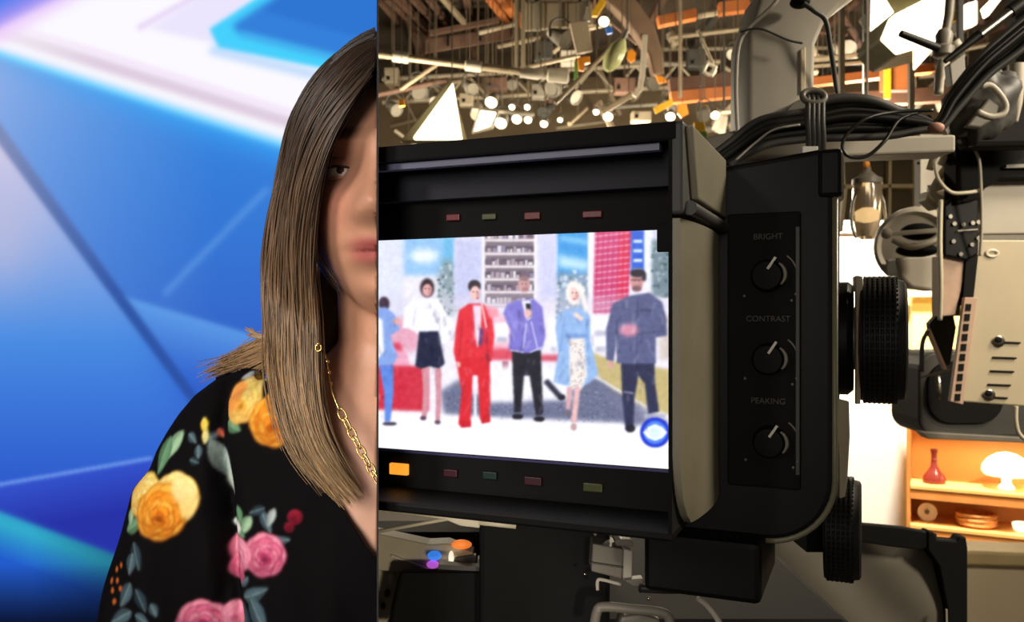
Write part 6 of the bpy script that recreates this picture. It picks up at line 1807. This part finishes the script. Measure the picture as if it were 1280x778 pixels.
for (pts, Y, m, lb) in [([(741, 12), (752, -4), (758, 2), (747, 20), (740, 20)], 7.6, M_yellow, 'yellow tag beside the ventilation duct at the top'), ([(722, 72), (737, 70), (738, 78), (731, 80), (730, 88), (724, 88)], 7.6, M_tagor, 'orange tag under the beige flag'),
                        ([(785, 64), (790, 61), (795, 66), (794, 75), (789, 78), (784, 72)], 7.6, M_tagor, 'orange tag right of the glass-sided lamp'), ([(820, 94), (830, 96), (834, 102), (824, 104)], 7.8, M_tagor, 'orange tag at the foot of the bent beam'),
                        ([(817, 134), (840, 123), (842, 130), (820, 142)], 7.6, M_yellow, 'yellow tube tag above the hood corner'), ([(848, 130), (858, 130), (861, 142), (852, 147), (847, 141)], 7.6, M_tagor, 'orange tag right of the hood corner'),
                        ([(868, 152), (880, 152), (883, 163), (868, 163)], 6.0, M_yellow, 'yellow tag low over the hood flap'), ([(869, 164), (884, 164), (884, 172), (872, 173)], 6.2, M_green, 'green tag below the yellow one over the hood flap'),
                        ([(757, 34), (765, 33), (766, 41), (759, 42)], 7.6, M_blue, 'blue tag beside a lit spotlight at the top'), ([(718, 76), (722, 76), (722, 104), (718, 104)], 7.7, M_green, 'green strip hanging under the beige flag'),
                        ([(1188, 14), (1198, 12), (1200, 24), (1190, 27)], 3.0, M_yellow, 'yellow tag among the glowing lamps at the top right'), ([(498, 124), (505, 124), (506, 132), (499, 133)], 8.0, M_tagor, 'small orange tag near the partition')]:
    t = thing('hanging_tag', lb, 'tag', P(sum(p[0] for p in pts) / len(pts), max(p[1] for p in pts), Y))
    mb = MB(); mb.prism([P(x, y, Y) for x, y in pts], (0, 0.04, 0)); mb.build('plate', m, t, bevel=0.004)
    h = P(sum(p[0] for p in pts) / len(pts), min(p[1] for p in pts) + 3, Y + 0.02); mb = MB(); mb.tube([h, (h.x, h.y, CEIL)], 0.003, 6); mb.build('string', M_hang, t)
# barn-door lamp glowing at the top right
bn = thing('barn_door_lamp', 'large glowing lamp with pale barn doors at the top right', 'lamp', P(1144, 86, 3.0))
mb = MB(); mb.prism([P(1118, 18, 3.0), P(1165, -6, 3.0), P(1184, -6, 3.0), P(1180, 48, 3.0), P(1127, 64, 3.0), P(1107, 45, 3.0)], (0, 0.05, 0)); mb.build('lens', M_glow, bn, bevel=0.006)
mb = MB(); mb.prism([P(1091, -6, 3.0), P(1105, -6, 3.0), P(1118, 15, 3.0), P(1090, 38, 3.0)], (0, 0.02, 0)); mb.build('door', M_glow, bn, bevel=0.004)  # door made to glow, standing for lamp light falling on it
mb = MB(); mb.prism([P(1144, 55, 2.98), P(1167, 62, 2.98), P(1144, 87, 2.98)], (0, 0.02, 0)); mb.build('door', M_glow, bn, bevel=0.004)  # lower door glows likewise in place of light cast on it
mb = MB(); mb.prism([P(1107, -6, 3.06), P(1190, -6, 3.06), P(1186, 52, 3.06), P(1126, 68, 3.06), P(1104, 46, 3.06), P(1118, 16, 3.06)], (0, 0.25, 0)); mb.build('case', mat('olive_case', (120, 112, 76), 0.6), bn, bevel=0.01)
h = P(1150, -4, 3.15); mb = MB(); mb.tube([h, (h.x, h.y, CEIL)], 0.02, 8); mb.build('hanger', M_dgrey, bn)
for (pts, lb) in [([(1208, 4), (1222, 0), (1222, 30), (1209, 34)], 'narrow glowing panel between the two rods at the top right'), ([(1232, 8), (1246, -6), (1256, -6), (1236, 20)], 'small slanted glowing panel at the top right corner')]:
    t = thing('glowing_panel', lb, 'lamp', P(pts[0][0] + 6, 34, 3.2))
    mb = MB(); mb.prism([P(x, y, 3.2) for x, y in pts], (0, 0.04, 0)); mb.build('lens', M_glow, t, bevel=0.004)
    mb = MB(); mb.prism([P(x + (2 if x > pts[0][0] + 6 else -2), y, 3.25) for x, y in pts], (0, 0.10, 0)); mb.build('case', M_greym, t, bevel=0.006)
    h = P(pts[0][0] + 8, 4, 3.30); mb = MB(); mb.tube([h, (h.x, h.y, CEIL)], 0.01, 6); mb.build('hanger', M_dgrey, t)
# further clutter of the grid
def region(px, py):
    a = 'close to the partition' if px < 560 else 'above the left of the hood' if px < 660 else 'above the middle of the hood' if px < 760 else 'above the right of the hood' if px < 860 else 'beside the boom arm' if px < 1000 else 'beyond the cable bundle' if px < 1110 else 'near the barn-door lamp'
    return a + (', high up' if py < 60 else ', low down' if py > 115 else ', halfway up')



CG = 'pipes of the lighting grid far back under the ceiling'
for i in range(80):
    Y = random.uniform(9.3, 13.2); px = random.uniform(480, 1230); py = random.uniform(5, 165)
    L = random.uniform(25, 90); an = random.choice([random.uniform(-0.25, 0.2), random.uniform(-0.25, 0.2), random.uniform(0.6, 1.2), random.uniform(-1.0, -0.5)])
    p = P(px, py, Y); q = P(px + L * math.cos(an), py + L * math.sin(an), Y + random.uniform(-0.5, 0.5))
    if max(p.z, q.z) > CEIL - 0.05 or q.y > 13.8:
        continue
    mm, cw = random.choice([(M_pipe, 'dull steel'), (M_pipe, 'dull steel'), (M_brown, 'brown'), (M_greym, 'grey'), (M_duct, 'pale')])
    rr = random.uniform(0.015, 0.045)
    lb = ('thick ' if rr > 0.032 else 'thin ' if rr < 0.024 else '') + cw + ' pipe ' + ('falling rightwards' if an > 0.25 else 'rising rightwards' if an < -0.3 else 'nearly level') + ' ' + region(px, py)
    t = thing('grid_pipe', lb, 'pipe', (p + q) / 2, CG)
    mb = MB(); mb.tube([p, q], rr, 8); mb.build('pipe', mm, t, smooth='auto')
    h = p.lerp(q, 0.5); mb = MB(); mb.tube([h, (h.x, h.y, CEIL)], 0.004, 5); mb.build('hanger', M_hang, t)
PLACED = []
CL = 'unlit spotlights far back in the lighting grid'
for i in range(26):
    Y = random.uniform(9.5, 13); px = random.uniform(485, 1200); py = random.uniform(40, 165)
    if P(px, py, Y).z > CEIL - 0.8 or any((P(px, py, Y) - q).length < 0.55 for q in PLACED):
        continue
    PLACED.append(P(px, py, Y))
    mm, cw = random.choice([(M_greym, 'mid-grey'), (M_duct, 'dusty beige'), (M_dgrey, 'dark grey'), (M_greyl, 'pale grey')])
    par_can(cw + ' unlit spotlight far back ' + region(px, py), px, py, Y, random.uniform(5, 9), mm, (random.uniform(-0.7, 0.7), random.uniform(-0.8, 0.2), -0.6), False, CL)
# two lattice trusses across the back
for (lb, a, b, hgt) in [('long lattice truss low at the back of the studio', P(478, 128, 11.6), P(900, 106, 11.6), 0.32), ('lattice truss higher up behind the boom arm', P(780, 62, 12.4), P(1230, 58, 12.4), 0.34)]:
    t = thing('lattice_truss', lb, 'truss', (a + b) / 2)
    up = Vector((0, 0, hgt))
    for nm, o_ in (('chord', Vector((0, 0, 0))), ('chord', up)):
        mb = MB(); mb.tube([a + o_, b + o_], 0.032, 8); mb.build(nm, M_duct, t, smooth='auto')
    nb = 16
    for k in range(nb):
        p = a.lerp(b, k / nb); q = a.lerp(b, (k + 1) / nb)
        mb = MB(); mb.tube([p, q + up] if k % 2 else [p + up, q], 0.018, 6); mb.build('brace', M_duct, t, smooth='auto')
    for f in (0.1, 0.5, 0.9):
        h = a.lerp(b, f) + up; mb = MB(); mb.tube([h, (h.x, h.y, CEIL)], 0.008, 6); mb.build('hanger', M_hang, t)
# boxes of the grid: dimmers and cases hung between the pipes
for k, (x0, y0, x1, y1, Y, m, lb) in enumerate([(574, 116, 592, 132, 9.8, M_duct, 'pale square case hung right of the glowing wedge'), (664, 104, 680, 122, 10.2, M_greym, 'grey square case hung under the second lit pipe'), (768, 96, 792, 116, 9.9, M_brown, 'brown square case hung below the glass-sided lamp'),
                                               (606, 96, 634, 112, 10.4, M_brown, 'low brown case hung under the long lit pipe'), (480, 84, 500, 104, 10.0, M_duct, 'pale case hung beside the partition'), (860, 60, 880, 84, 10.0, M_dgrey, 'dark square case hung left of the hanging ring'),
                                               (790, 138, 812, 152, 9.6, M_duct, 'pale case just above the hood right of centre'), (700, 62, 718, 80, 10.3, M_greyl, 'pale grey case left of the beige flag'), (668, 50, 690, 74, 9.8, M_dgrey, 'dark case under the ventilation duct')]):
    t = thing('hanging_case', lb, 'case', P((x0 + x1) / 2, y1, Y))
    mb = MB(); a = P(x0, y1, Y); b = P(x1, y0, Y + 0.15); mb.box(tuple(a), (b.x, Y + 0.15, P(x1, y0, Y).z)); mb.build('case', m, t, bevel=0.015)
    mb = MB(); mb.box((a.x + 0.03, Y - 0.01, a.z + 0.04), (a.x + 0.07, Y, a.z + 0.08)); mb.build('knob', M_blackm, t)
    h = P((x0 + x1) / 2, y0 + 1, Y + 0.08); mb = MB(); mb.tube([h, (h.x, h.y, CEIL)], 0.006, 6); mb.build('hanger', M_hang, t)
# ribs of the ceiling deck
for k in range(14):
    mb = MB(); x = -2.2 + k * 0.8; mb.box((x, 9.0, CEIL - 0.10), (x + 0.09, 14.0, CEIL)); tag(mb.build('roof_joist', M_brown if k % 3 else M_dgrey), ['first', 'second', 'third', 'fourth', 'fifth', 'sixth', 'seventh', 'eighth', 'ninth', 'tenth', 'eleventh', 'twelfth', 'thirteenth', 'last'][k] + ' dark joist from the partition under the ceiling deck', 'joist', 'joists under the ceiling deck')
